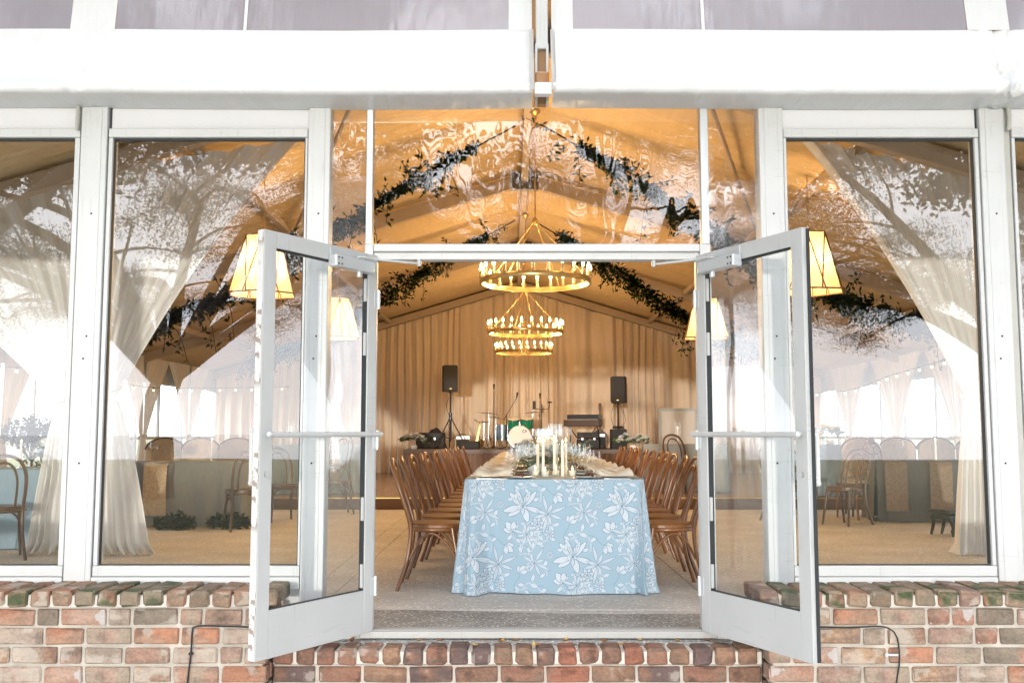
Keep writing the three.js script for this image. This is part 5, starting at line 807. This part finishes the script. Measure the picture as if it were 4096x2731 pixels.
{ // drum kit
  const green = phys([0.005, 0.22, 0.11], 0.2, { clearcoat: 0.8 }), dk = phys([0.02, 0.05, 0.05], 0.25, { clearcoat: 0.6 }), chrome = std([0.72, 0.72, 0.72], 0.15, { metalness: 1 }), head = std([0.8, 0.78, 0.74], 0.5), cym = phys([0.30, 0.18, 0.06], 0.35, { metalness: 0.8 });
  const drum = (name, label, p, r, h, shell, axis) => { const t = thing(name, label, 'drum', p, undefined, 0); const rot = g => { if (axis === 'z') g.rotateX(Math.PI / 2); return g; }; part('shell', rot(new THREE.CylinderGeometry(r, r, h, 30, 1, true)), shell, t); part('head', [rot(new THREE.CylinderGeometry(r * 0.985, r * 0.985, 0.004, 30).translate(0, h / 2 + 0.002, 0))], head, t); part('head', [rot(new THREE.CylinderGeometry(r * 0.985, r * 0.985, 0.004, 30).translate(0, -h / 2 - 0.002, 0))], head, t); for (const s of [-1, 1]) part('hoop', rot(new THREE.TorusGeometry(r + 0.004, 0.008, 6, 30).rotateX(Math.PI / 2).translate(0, s * h / 2, 0)), chrome, t); for (let i = 0; i < 8; i++) { const a = i / 8 * 6.283 + 0.2; part('lug', rot(rod([Math.cos(a) * (r + 0.008), -h / 2, Math.sin(a) * (r + 0.008)], [Math.cos(a) * (r + 0.008), h / 2, Math.sin(a) * (r + 0.008)], 0.006, 0.006, 5)), chrome, t); } return t; };
  const bd = drum('bass_drum', 'bass drum with plain white front head facing the table', [0.17, SY + 0.262, SZ + 0.05], 0.25, 0.36, dk, 'z');
  for (const s of [-1, 1]) part('spur', rod([s * 0.24, -0.05, 0.08], [s * 0.32, -0.258, 0.2], 0.008), chrome, bd);
  part('tom_post', rod([0, 0.24, 0], [0, 0.34, 0], 0.016), chrome, bd);
  for (let i = 0; i < 9; i++) part('print_mark', at(new THREE.CylinderGeometry(0.012, 0.012, 0.002, 5), 0.1 + 0.03 * Math.cos(i * 2.4) * (1 + i * 0.12), 0.13 + 0.02 * Math.sin(i * 2.4) * (1 + i * 0.1), 0.187, 0, Math.PI / 2), std([0.05, 0.05, 0.06], 0.6), bd);
  const t1 = drum('tom_drum', 'bright green tom drum mounted nearer the microphone stands', [0.035, SY + 0.56, SZ + 0.02], 0.13, 0.2, green, 'y'), t2 = drum('tom_drum', 'bright green tom drum mounted nearer the keyboard', [0.33, SY + 0.57, SZ + 0.02], 0.14, 0.21, green, 'y'); for (const [t, s] of [[t1, 1], [t2, -1]]) { t.rotation.x = 0.25; part('mount_arm', rod([s * 0.13, 0, 0], [s * 0.17, -0.22, 0.02], 0.009), chrome, t); }
  const ft = drum('floor_tom', 'dark floor tom drum standing beside the bass drum', [-0.2, SY + 0.36, SZ - 0.05], 0.18, 0.34, dk, 'y'); for (let i = 0; i < 3; i++) { const a = i * 2.09 + 0.5; part('leg', rod([0.19 * Math.cos(a), 0.05, 0.19 * Math.sin(a)], [0.2 * Math.cos(a), -0.358, 0.2 * Math.sin(a)], 0.007), chrome, ft); }
  const cymbal = (x, y, z, r, label, tilt) => { const t = thing('cymbal_stand', label, 'cymbal', [x, SY, z]); const g = lathe([[0, 0.02], [0.02, 0.018], [0.04, 0.008], [r, -0.012], [r, -0.014], [0.04, 0.004], [0, 0.012]], 30); g.rotateZ(tilt); g.translate(0, y, 0); part('cymbal', g, cym, t); part('stand_pole', [rod([0, 0.2, 0], [0, y + 0.05, 0], 0.009), rod([0, 0.2, 0], [0, y * 0.6, 0], 0.014)], chrome, t); for (let i = 0; i < 3; i++) { const a = i * 2.09 + 0.9; part('leg', rod([0, 0.34, 0], [0.26 * Math.cos(a), 0.006, 0.26 * Math.sin(a)], 0.009), chrome, t); } part('wing_nut', new THREE.SphereGeometry(0.012, 8, 6).translate(0, y + 0.05, 0), chrome, t); };
  cymbal(-0.52, 0.80, SZ - 0.1, 0.27, 'highest brass cymbal on a chrome stand by the floor tom', -0.1); cymbal(-0.36, 0.70, SZ - 0.25, 0.24, 'second brass cymbal hung lower beside the microphone', -0.12); cymbal(-0.62, 0.60, SZ + 0.1, 0.18, 'pair of thin hi-hat cymbals nearest the saxophone', 0.02); cymbal(0.47, 0.82, SZ - 0.3, 0.24, 'brass cymbal standing behind the green tom near the music stands', 0.06);
  const mic = (x, z, h, boom, label) => { const t = thing('microphone_stand', label, 'microphone', [x, SY, z]); part('base', [0, 1, 2].map(i => rod([0, 0.06, 0], [0.2 * Math.cos(i * 2.09 + 0.3), 0.006, 0.2 * Math.sin(i * 2.09 + 0.3)], 0.008)), M.black, t); part('pole', rod([0, 0.04, 0], [0, h, 0], 0.009), M.black, t); const e = boom ? boom : [0, h + 0.02, 0]; if (boom) part('boom', rod([-e[0] * 0.3, h - (e[1] - h) * 0.3, 0], e, 0.007), M.black, t); part('microphone', [rod(e, [e[0] + (boom ? 0.02 : 0), e[1] + 0.10, e[2] + 0.02], 0.011, 0.02, 10), at(new THREE.SphereGeometry(0.024, 12, 8), e[0] + (boom ? 0.02 : 0), e[1] + 0.11, e[2] + 0.022)], M.black, t); };
  mic(-0.4, SZ + 0.25, 1.28, null, 'tall straight microphone stand in front of the cymbals'); mic(-0.12, SZ + 0.2, 0.75, [0.22, 1.12, 0], 'boom microphone stand reaching over the floor tom'); mic(0.62, SZ + 0.2, 1.08, null, 'microphone stand with clamped holders beside the cylinders of candles');
  const st = thing('music_stand', 'black stand with phone holder arms near the keyboard', 'stand', [0.66, SY, SZ + 0.1]); part('pole', rod([0, 0.01, 0], [0, 1.0, 0], 0.009), M.black, st); part('arm', [tube([[0, 0.88, 0], [0.12, 0.88, 0], [0.17, 0.92, 0], [0.18, 1.03, 0]], 0.008, 14, 6), rod([0, 0.86, 0], [-0.16, 0.9, 0], 0.008)], M.black, st); part('holder', [box(-0.2, -0.13, 0.88, 1.06, -0.015, 0.015, 0.006), box(0.13, 0.23, 1.02, 1.05, -0.03, 0.03, 0.008)], M.black, st); part('base', new THREE.CylinderGeometry(0.13, 0.14, 0.014, 20).translate(0, 0.008, 0), M.black, st);
}
{ // keyboard on an X frame, its case, a guitar neck
  const k = thing('keyboard', 'brown black electric piano on crossed legs', 'keyboard', [1.58, SY, SZ + 0.1], undefined, -0.3);
  part('case_body', box(-0.4, 0.4, 0.5, 0.64, -0.2, 0.2, 0.012), phys([0.05, 0.028, 0.018], 0.4), k); part('lid', box(-0.34, 0.4, 0.64, 0.76, -0.2, 0.12, 0.015), M.blackgloss, k);
  for (let i = 0; i < 22; i++) part('key', box(-0.36 + i * 0.033, -0.36 + i * 0.033 + 0.03, 0.641, 0.652, 0.13, 0.195, 0.002), std([0.5, 0.47, 0.4], 0.4), k);
  for (const s of [-1, 1]) { part('leg', rod([s * 0.32, 0.5, 0], [-s * 0.06, 0.006, 0.1], 0.016), M.darkwood, k); part('leg', rod([s * 0.3, 0.5, -0.12], [s * 0.34, 0.006, -0.16], 0.014), M.black, k); }
  const c = thing('instrument_case', 'large black instrument case under the electric piano', 'case', [1.66, SY, SZ + 0.42]); part('box', [box(-0.24, 0.24, 0.004, 0.22, -0.16, 0.16, 0.02), box(-0.23, 0.23, 0.23, 0.37, -0.13, 0.13, 0.02)], M.black, c); part('handle', tube([[-0.06, 0.3, 0.13], [-0.05, 0.32, 0.16], [0.05, 0.32, 0.16], [0.06, 0.3, 0.13]], 0.008, 12, 5), M.black, c); part('catch', [box(-0.15, -0.11, 0.2, 0.25, 0.15, 0.165, 0.003), box(0.11, 0.15, 0.2, 0.25, 0.15, 0.165, 0.003)], M.steel, c);
  const g = thing('guitar', 'dark guitar leaning behind the electric piano', 'guitar', [2.0, SY, SZ - 0.25]); const body = extrude(Array.from({ length: 30 }, (_, i) => { const a = i / 30 * 6.283; return [(0.15 + 0.03 * Math.cos(2 * a + 0.3)) * Math.cos(a), 0.2 + 0.2 * Math.sin(a)]; }), 0.05, 0.01); body.rotateZ(0.1); body.rotateX(-0.12); part('body', body.translate(0, 0.03, 0), M.darkwood, g); part('neck', box(-0.024, 0.024, 0.38, 0.88, -0.03, 0.0, 0.006).rotateX(-0.12), M.darkwood, g); part('headstock', box(-0.035, 0.035, 0.88, 1.04, -0.03, -0.005, 0.01).rotateX(-0.12), M.darkwood, g);
}
arrangement([-2.12, SY, SZ + 0.62], 'cream roses and dark greenery heaped on the stage by the black case', 'stage flower heaps', 20, [0.3, 0.14], 751, 0.26);
arrangement([2.62, SY, SZ + 0.62], 'cream roses and dark greenery heaped on the stage by the subwoofer', 'stage flower heaps', 20, [0.33, 0.14], 752, 0.26);
{ const b = thing('display_board', 'upright pale board with grey frame standing beside the stage', 'board', [3.02, 0.17, -12.6]); part('sheet', box(-0.27, 0.36, 0.03, 1.36, -0.01, 0.006, 0.002), std([0.55, 0.52, 0.47], 0.6), b); part('frame', [box(-0.32, 0.41, 1.36, 1.41, -0.02, 0.02), box(-0.32, -0.27, 0, 1.36, -0.02, 0.02), box(0.36, 0.41, 0, 1.36, -0.02, 0.02), box(-0.27, 0.36, 0, 0.03, -0.02, 0.02)], std([0.36, 0.39, 0.38], 0.5), b); for (const s of [-0.3, 0.39]) part('foot', box(s - 0.02, s + 0.02, 0, 0.025, -0.22, 0.22), M.alu, b); }

// ---------------------------------------------------------------- side tables, their chairs, topiaries, string lights
M.clothgrey = std([0.27, 0.295, 0.31], 0.9, { map: withRepeat(T_fab, 2) }); M.clothblue = std([0.30, 0.40, 0.47], 0.9, { map: withRepeat(T_fab, 2) }); M.clothdark = std([0.15, 0.15, 0.145], 0.9, { map: withRepeat(T_fab, 2) });
const T_burlap = tex(256, 256, (u, v) => { const k = 0.75 + 0.5 * (fbm(u, v, 60, 2, 901) - 0.5) + 0.25 * (hash(u * 256 | 0, v * 256 | 0, 14) - 0.5); return [k, k * 0.97, k * 0.92]; }, true, 2);
M.runner = std([0.68, 0.57, 0.42], 0.95, { map: T_burlap }); M.runnerbrown = std([0.36, 0.27, 0.20], 0.95, { map: T_burlap });
function sideTable(pos, turn, w, d, mat, runMat, runs, label, seed) {
  const t = thing('side_table', label, 'table', pos, undefined, turn), r = rng(seed), h = 0.77, per = [];
  for (let i = 0; i <= 200; i++) { const q = i / 200 * 2 * (w + d); let x, z, nx = 0, nz = 0; if (q < w) { x = -w / 2 + q; z = d / 2; nz = 1; } else if (q < w + d) { x = w / 2; z = d / 2 - (q - w); nx = 1; } else if (q < 2 * w + d) { x = w / 2 - (q - w - d); z = -d / 2; nz = -1; } else { x = -w / 2; z = -d / 2 + (q - 2 * w - d); nx = -1; } per.push([x, z, nx, nz, q]); }
  part('cloth', grid(200, 10, (u, v) => { const [x, z, nx, nz, q] = per[Math.round(u * 200)], o = 0.01 + 0.05 * v * (0.6 + 0.4 * Math.sin(q * 21 + 2 * Math.sin(q * 5 + seed))); return [x + nx * o, lerp(h, 0.008, v), z + nz * o, q, v]; }), mat, t);
  part('tabletop', box(-w / 2, w / 2, h - 0.012, h + 0.002, -d / 2, d / 2, 0.004), mat, t);
  for (const x of runs) part('runner', [grid(10, 24, (u, v) => { const a = v * (d + 1.25) - 0.62; let y, z; if (a < 0) { y = h + 0.004 + a; z = -d / 2 - 0.075 - 0.01 * Math.sin(a * 9); y = Math.max(0.16, y); } else if (a < d) { y = h + 0.006; z = -d / 2 + a; } else { y = Math.max(0.14, h + 0.004 - (a - d)); z = d / 2 + 0.075 + 0.008 * Math.sin(a * 8 + x * 3); } return [x + (u - 0.5) * 0.27, y + 0.002 * Math.sin(u * 9), z, u * 0.27, a]; })], runMat, t);
  return t;
}
sideTable([-4.05, 0, -6.7], 0.12, 1.5, 0.75, M.clothgrey, M.runner, [-0.28], 'grey clothed table with one wide beige burlap runner hanging to the floor', 911);
sideTable([5.45, 0, -7.3], -0.15, 1.5, 0.8, M.clothdark, M.runnerbrown, [-0.52, 0.02, 0.54], 'dark clothed table with three brown burlap runners', 912);
sideTable([-5.4, 0, -4.35], 0.05, 1.7, 0.75, M.clothblue, M.runner, [], 'pale blue clothed table in front of the leafy topiaries', 913);
sideTable([4.9, 0.172, -9.75], 0, 1.6, 0.7, M.clothblue, M.runner, [], 'blue grey clothed table on the platform behind the carved chair', 914);
sideTable([-3.2, 0.172, -10.4], 0.3, 1.7, 0.75, M.clothblue, M.runner, [0.2], 'blue clothed table with a beige runner on the wooden platform', 915);
sideTable([2.9, 0.172, -10.9], -0.3, 1.3, 0.75, M.clothgrey, M.runner, [], 'grey clothed table on the platform near the display board', 916);
const chairS = makeChair('dark bentwood chair at the pale blue clothed table by the topiaries', undefined, M.darkwood); chairS.position.set(-4.62, 0, -3.3); chairS.rotation.y = Math.PI + 0.5;
[[-3.15, 0, -6.0, -0.5, 'dark bentwood chair in front of the grey table with a beige runner'], [-2.45, 0, -8.3, 1.2, 'dark bentwood chair alone on the slab short of the platform riser'], [3.55, 0, -7.2, 2.4, 'dark bentwood chair turned towards the carved chair'], [4.1, 0, -6.6, -2.2, 'dark bentwood chair at the corner of the brown runner table'], [-5.35, 0, -3.5, Math.PI - 0.1, 'dark bentwood chair at the pale blue table, farther from the pole'], [-2.95, 0, -7.1, Math.PI - 0.5, 'dark bentwood chair standing past the end of the beige runner table'], [-2.75, 0.172, -9.7, Math.PI + 0.3, 'dark bentwood chair at the blue table with a beige runner'], [3.95, 0, -8.55, 0.4, 'dark bentwood chair facing away from the blue grey table'], [4.32, 0.172, -9.2, Math.PI, 'dark bentwood chair tucked under the blue grey platform table'], [2.7, 0.172, -10.2, Math.PI - 0.3, 'dark bentwood chair at the grey table by the display board']].forEach(([x, y, z, a, l]) => copy(chairS, [x, y, z], a, l));
function archChair(pos, turn, label, group) {            // upholstered round-topped chair
  const t = thing('arched_chair', label, 'chair', pos, group, turn), up = std([0.50, 0.38, 0.25], 0.9, { map: T_burlap });
  const pts = []; for (let i = 0; i <= 14; i++) { const a = Math.PI * i / 14; pts.push([0.23 * Math.cos(a), 0.86 + 0.15 * Math.sin(a)]); } pts.push([-0.22, 0.5], [0.22, 0.5]);
  const b = extrude(pts, 0.04, 0.012); b.rotateX(-0.12); part('backrest', b.translate(0, 0.03, -0.15), up, t);
  part('back_rail', tube(Array.from({ length: 12 }, (_, i) => { const a = Math.PI * i / 11; return v3(0.25 * Math.cos(a), 0.9 + 0.155 * Math.sin(a), -0.24 - 0.02 * Math.sin(a)); }), 0.014, 30, 6), M.darkwood, t);
  part('seat', box(-0.23, 0.23, 0.43, 0.5, -0.22, 0.22, 0.03), up, t);
  for (const sx of [-1, 1]) for (const sz of [-1, 1]) part('leg', rod([sx * 0.2, 0.43, sz * 0.19], [sx * 0.22, 0, sz * 0.21], 0.02, 0.014), M.darkwood, t);
}
for (let i = 0; i < 3; i++) archChair([-4.62 + i * 0.5, 0, -7.35 + 0.05 * i], 0.1, 'tan upholstered chair with arched back behind the beige runner table', 'arched chairs behind the beige runner table');
for (let i = 0; i < 4; i++) archChair([4.85 + i * 0.5, 0, -8.0 + 0.08 * i], -0.1, 'tan upholstered chair with arched back behind the brown runner table', 'arched chairs behind the brown runner table');
{ // carved chair
  const t = thing('carved_chair', 'dark wooden chair with pierced oval back in front of the brown runner table', 'chair', [4.62, 0, -7.55], undefined, Math.PI + 0.25), oval = (rx, ry, cy, n = 22) => Array.from({ length: n }, (_, i) => { const a = i / n * 6.283; return v3(rx * Math.cos(a), cy + ry * Math.sin(a), -0.22 - (cy + ry * Math.sin(a) - 0.5) * 0.15); });
  part('back_frame', tube(oval(0.16, 0.21, 0.8), 0.017, 50, 7, true), M.bentwood, t);
  part('splat', [...[-0.08, 0, 0.08].flatMap(x => [0.7, 0.8, 0.9].map(y => tube(Array.from({ length: 9 }, (_, i) => { const a = i / 9 * 6.283; return v3(x + 0.042 * Math.cos(a), y + 0.052 * Math.sin(a), -0.22 - (y - 0.5) * 0.15); }), 0.009, 16, 5, true)))], M.bentwood, t);
  part('crest', at(new THREE.SphereGeometry(0.05, 12, 8), 0, 1.02, -0.29), M.darkwood, t);
  part('seat', box(-0.22, 0.22, 0.43, 0.47, -0.2, 0.22, 0.02), M.darkwood, t); part('seat_pad', box(-0.19, 0.19, 0.465, 0.49, -0.17, 0.19, 0.012), std([0.45, 0.45, 0.46], 0.8), t);
  for (const s of [-1, 1]) { part('leg', tube([[s * 0.19, 0.43, 0.18], [s * 0.21, 0.25, 0.2], [s * 0.2, 0, 0.23]], q => lerp(0.02, 0.012, q), 10, 7), M.bentwood, t); part('leg', tube([[s * 0.155, 0.72, -0.25], [s * 0.17, 0.45, -0.19], [s * 0.18, 0.22, -0.2], [s * 0.22, 0, -0.29]], 0.016, 16, 7), M.bentwood, t); }
}
{ // low bench with curved legs
  const t = thing('low_bench', 'low dark bench on many curved legs beside the knotted curtain', 'bench', [4.98, 0, -5.35], undefined, 0.35), bl = phys([0.014, 0.026, 0.022], 0.4);
  part('seat', box(-0.34, 0.34, 0.24, 0.29, -0.16, 0.16, 0.015), bl, t); part('apron', box(-0.33, 0.33, 0.18, 0.24, -0.14, 0.14, 0.02), bl, t);
  for (let i = 0; i < 5; i++) for (const s of [-1, 1]) { const x = -0.29 + i * 0.145; part('leg', tube([[x, 0.2, s * 0.12], [x + 0.02, 0.1, s * 0.15], [x, 0.006, s * 0.16]], q => lerp(0.026, 0.014, q), 8, 6), bl, t); }
}
function topiary(x, z, seed, label) {
  const r = rng(seed), t = thing('topiary', label, 'plant', [x, 0, z], 'round topiaries by the pale blue table'), l = [[], []];
  part('pot', lathe([[0, 0.004], [0.13, 0.004], [0.16, 0.24], [0.17, 0.26], [0.15, 0.25], [0, 0.24]], 20), std([0.30, 0.28, 0.26], 0.9), t);
  part('stem', [rod([0, 0.2, 0], [0.01, 0.85, 0], 0.016, 0.013), ...Array.from({ length: 9 }, (_, i) => tube([[0.01, 0.8, 0], [0.1 * Math.cos(i * 0.7), 0.93, 0.1 * Math.sin(i * 0.7)], [0.2 * Math.cos(i * 0.7), 1.08, 0.2 * Math.sin(i * 0.7)]], 0.007, 8, 5))], M.bark, t);
  for (let k = 0; k < 2200; k++) { const a = r() * 6.283, cp = 2 * r() - 1, q = Math.pow(r(), 0.4), s = Math.sqrt(1 - cp * cp); l[k % 2].push([q * s * Math.cos(a) * 0.32, 1.13 + q * cp * 0.2, q * s * Math.sin(a) * 0.3, 0.035 + r() * 0.03, 0.012 + r() * 0.008, r(), r(), r()]); }
  const f = part('crown', leafCloud(l[0]), std([0.05, 0.085, 0.035], 0.6, { side: THREE.DoubleSide }), t); part('leaf_spray', leafCloud(l[1]), std([0.10, 0.14, 0.06], 0.6, { side: THREE.DoubleSide }), f);
}
topiary(-5.35, -5.35, 921, 'round leafy topiary on a thin stem behind the pale blue table'); topiary(-4.98, -5.5, 922, 'round leafy topiary on a thin stem behind the pale blue table');
{ const t = thing('sawbuck_stool', 'rustic stool with white crossed log legs near the topiaries', 'stool', [-4.5, 0, -4.9], undefined, 0.3), w = std([0.55, 0.53, 0.5], 0.9, { bumpMap: withRepeat(T_noise, 3), bumpScale: 0.01 }); part('seat', new THREE.CylinderGeometry(0.13, 0.13, 0.05, 18).translate(0, 0.5, 0), w, t); for (let i = 0; i < 3; i++) { const a = i * 2.09 + 0.4; part('leg', rod([-0.04 * Math.cos(a), 0.5, -0.04 * Math.sin(a)], [0.2 * Math.cos(a), 0, 0.2 * Math.sin(a)], 0.024, 0.02), w, t); } }
function lowPlant(x, z, seed, w, label) { const r = rng(seed), t = thing('trailing_plant', label, 'plant', [x, 0, z], 'greenery at the foot of the beige runner table'), l = []; for (let k = 0; k < 420; k++) { const a = r() * 6.283, q = Math.sqrt(r()); l.push([q * Math.cos(a) * w, 0.02 + r() * 0.2 * (1 - q * 0.6), q * Math.sin(a) * 0.14, 0.045 + r() * 0.03, 0.03, r(), r(), r()]); } part('foliage', leafCloud(l), M.leafg[0], t); part('stem', rod([-w * 0.8, 0.02, 0], [w * 0.8, 0.03, 0], 0.006), M.bark, t); }
lowPlant(-3.95, -6.02, 931, 0.24, 'dark leafy greenery lying on the floor before the beige runner table'); lowPlant(-3.35, -6.15, 932, 0.26, 'dark leafy greenery lying on the floor before the beige runner table');
{ // candles, glasses and flowers on the side tables
  const tc = scene.getObjectByName('taper_candle'), gc = scene.getObjectByName('glass_cylinder'), gb = scene.getObjectByName('wine_glass');
  for (const [x, y, z] of [[-4.95, 0.775, -4.3], [-5.5, 0.775, -4.4], [4.6, 0.945, -9.7], [5.2, 0.945, -9.8], [5.5, 0.778, -7.2], [-3.0, 0.945, -10.3], [-3.6, 0.945, -10.5], [2.75, 0.945, -10.8], [-3.75, 0.778, -6.7]]) { const a = copy(tc, [x, y, z], 0, 'lit white taper candle on one of the side tables'), b = copy(gc, [x, y, z], 0, 'tall glass cylinder round a taper on one of the side tables'); a.userData.group = 'taper candles on the side tables'; b.userData.group = 'glass cylinders on the side tables'; candleLight([x, y + 0.27, z], 0.012); }
  for (const [x, y, z] of [[-4.75, 0.775, -4.15], [-5.2, 0.775, -4.1], [-4.4, 0.778, -6.5], [4.8, 0.945, -9.5], [5.0, 0.778, -7.1], [5.8, 0.778, -7.2], [-2.8, 0.945, -10.1]]) { const a = copy(gb, [x, y, z], 0, 'clear wine glass on one of the side tables'); a.userData.group = 'wine glasses on the side tables'; }
  arrangement([-4.72, 0.775, -4.45], 'white roses on the pale blue table in front of the topiaries', undefined, 7, [0.12, 0.1], 941, 0.2);
  arrangement([4.95, 0.945, -9.75], 'yellow and cream flowers on the blue grey platform table', undefined, 8, [0.18, 0.1], 942, 0.22, std([0.55, 0.34, 0.05], 0.8, { side: THREE.DoubleSide }));
}
M.festoon = std([1, 0.8, 0.5], 0.5, { emissive: col(1, 0.68, 0.32), emissiveIntensity: 1.6 });
function strings(pts, n, label) {
  const t = thing('string_lights', label, 'string lights'), cv = new THREE.CatmullRomCurve3(pts.map(p => v3(...p)));
  part('wire', tube(cv, 0.006, 80, 5), std([0.10, 0.08, 0.06], 0.7), t); const bg = new THREE.SphereGeometry(0.024, 10, 8), sg = new THREE.CylinderGeometry(0.012, 0.012, 0.04, 8);
  for (let i = 0; i < n; i++) { const p = cv.getPointAt((i + 0.5) / n), s = part('socket', sg, M.black, t); s.position.set(p.x, p.y - 0.02, p.z); const b = part('bulb', bg, M.festoon, t); b.position.set(p.x, p.y - 0.055, p.z); }
}
strings([[-6.95, 2.3, -4.2], [-6.9, 2.02, -7.0], [-6.9, 2.1, -9.6], [-6.8, 1.98, -12.4], [-6.6, 2.06, -15.0], [-5.2, 2.2, -17.4]], 30, 'string of small warm bulbs sagging along the topiary side wall');
strings([[7.2, 2.65, -4.2], [7.1, 2.5, -7.0], [7.1, 2.36, -9.6], [7.0, 2.2, -12.4], [6.9, 2.0, -15.4], [5.4, 2.1, -17.6]], 30, 'string of small warm bulbs sagging along the side wall behind the brown runners');
renderer.render(scene, camera);
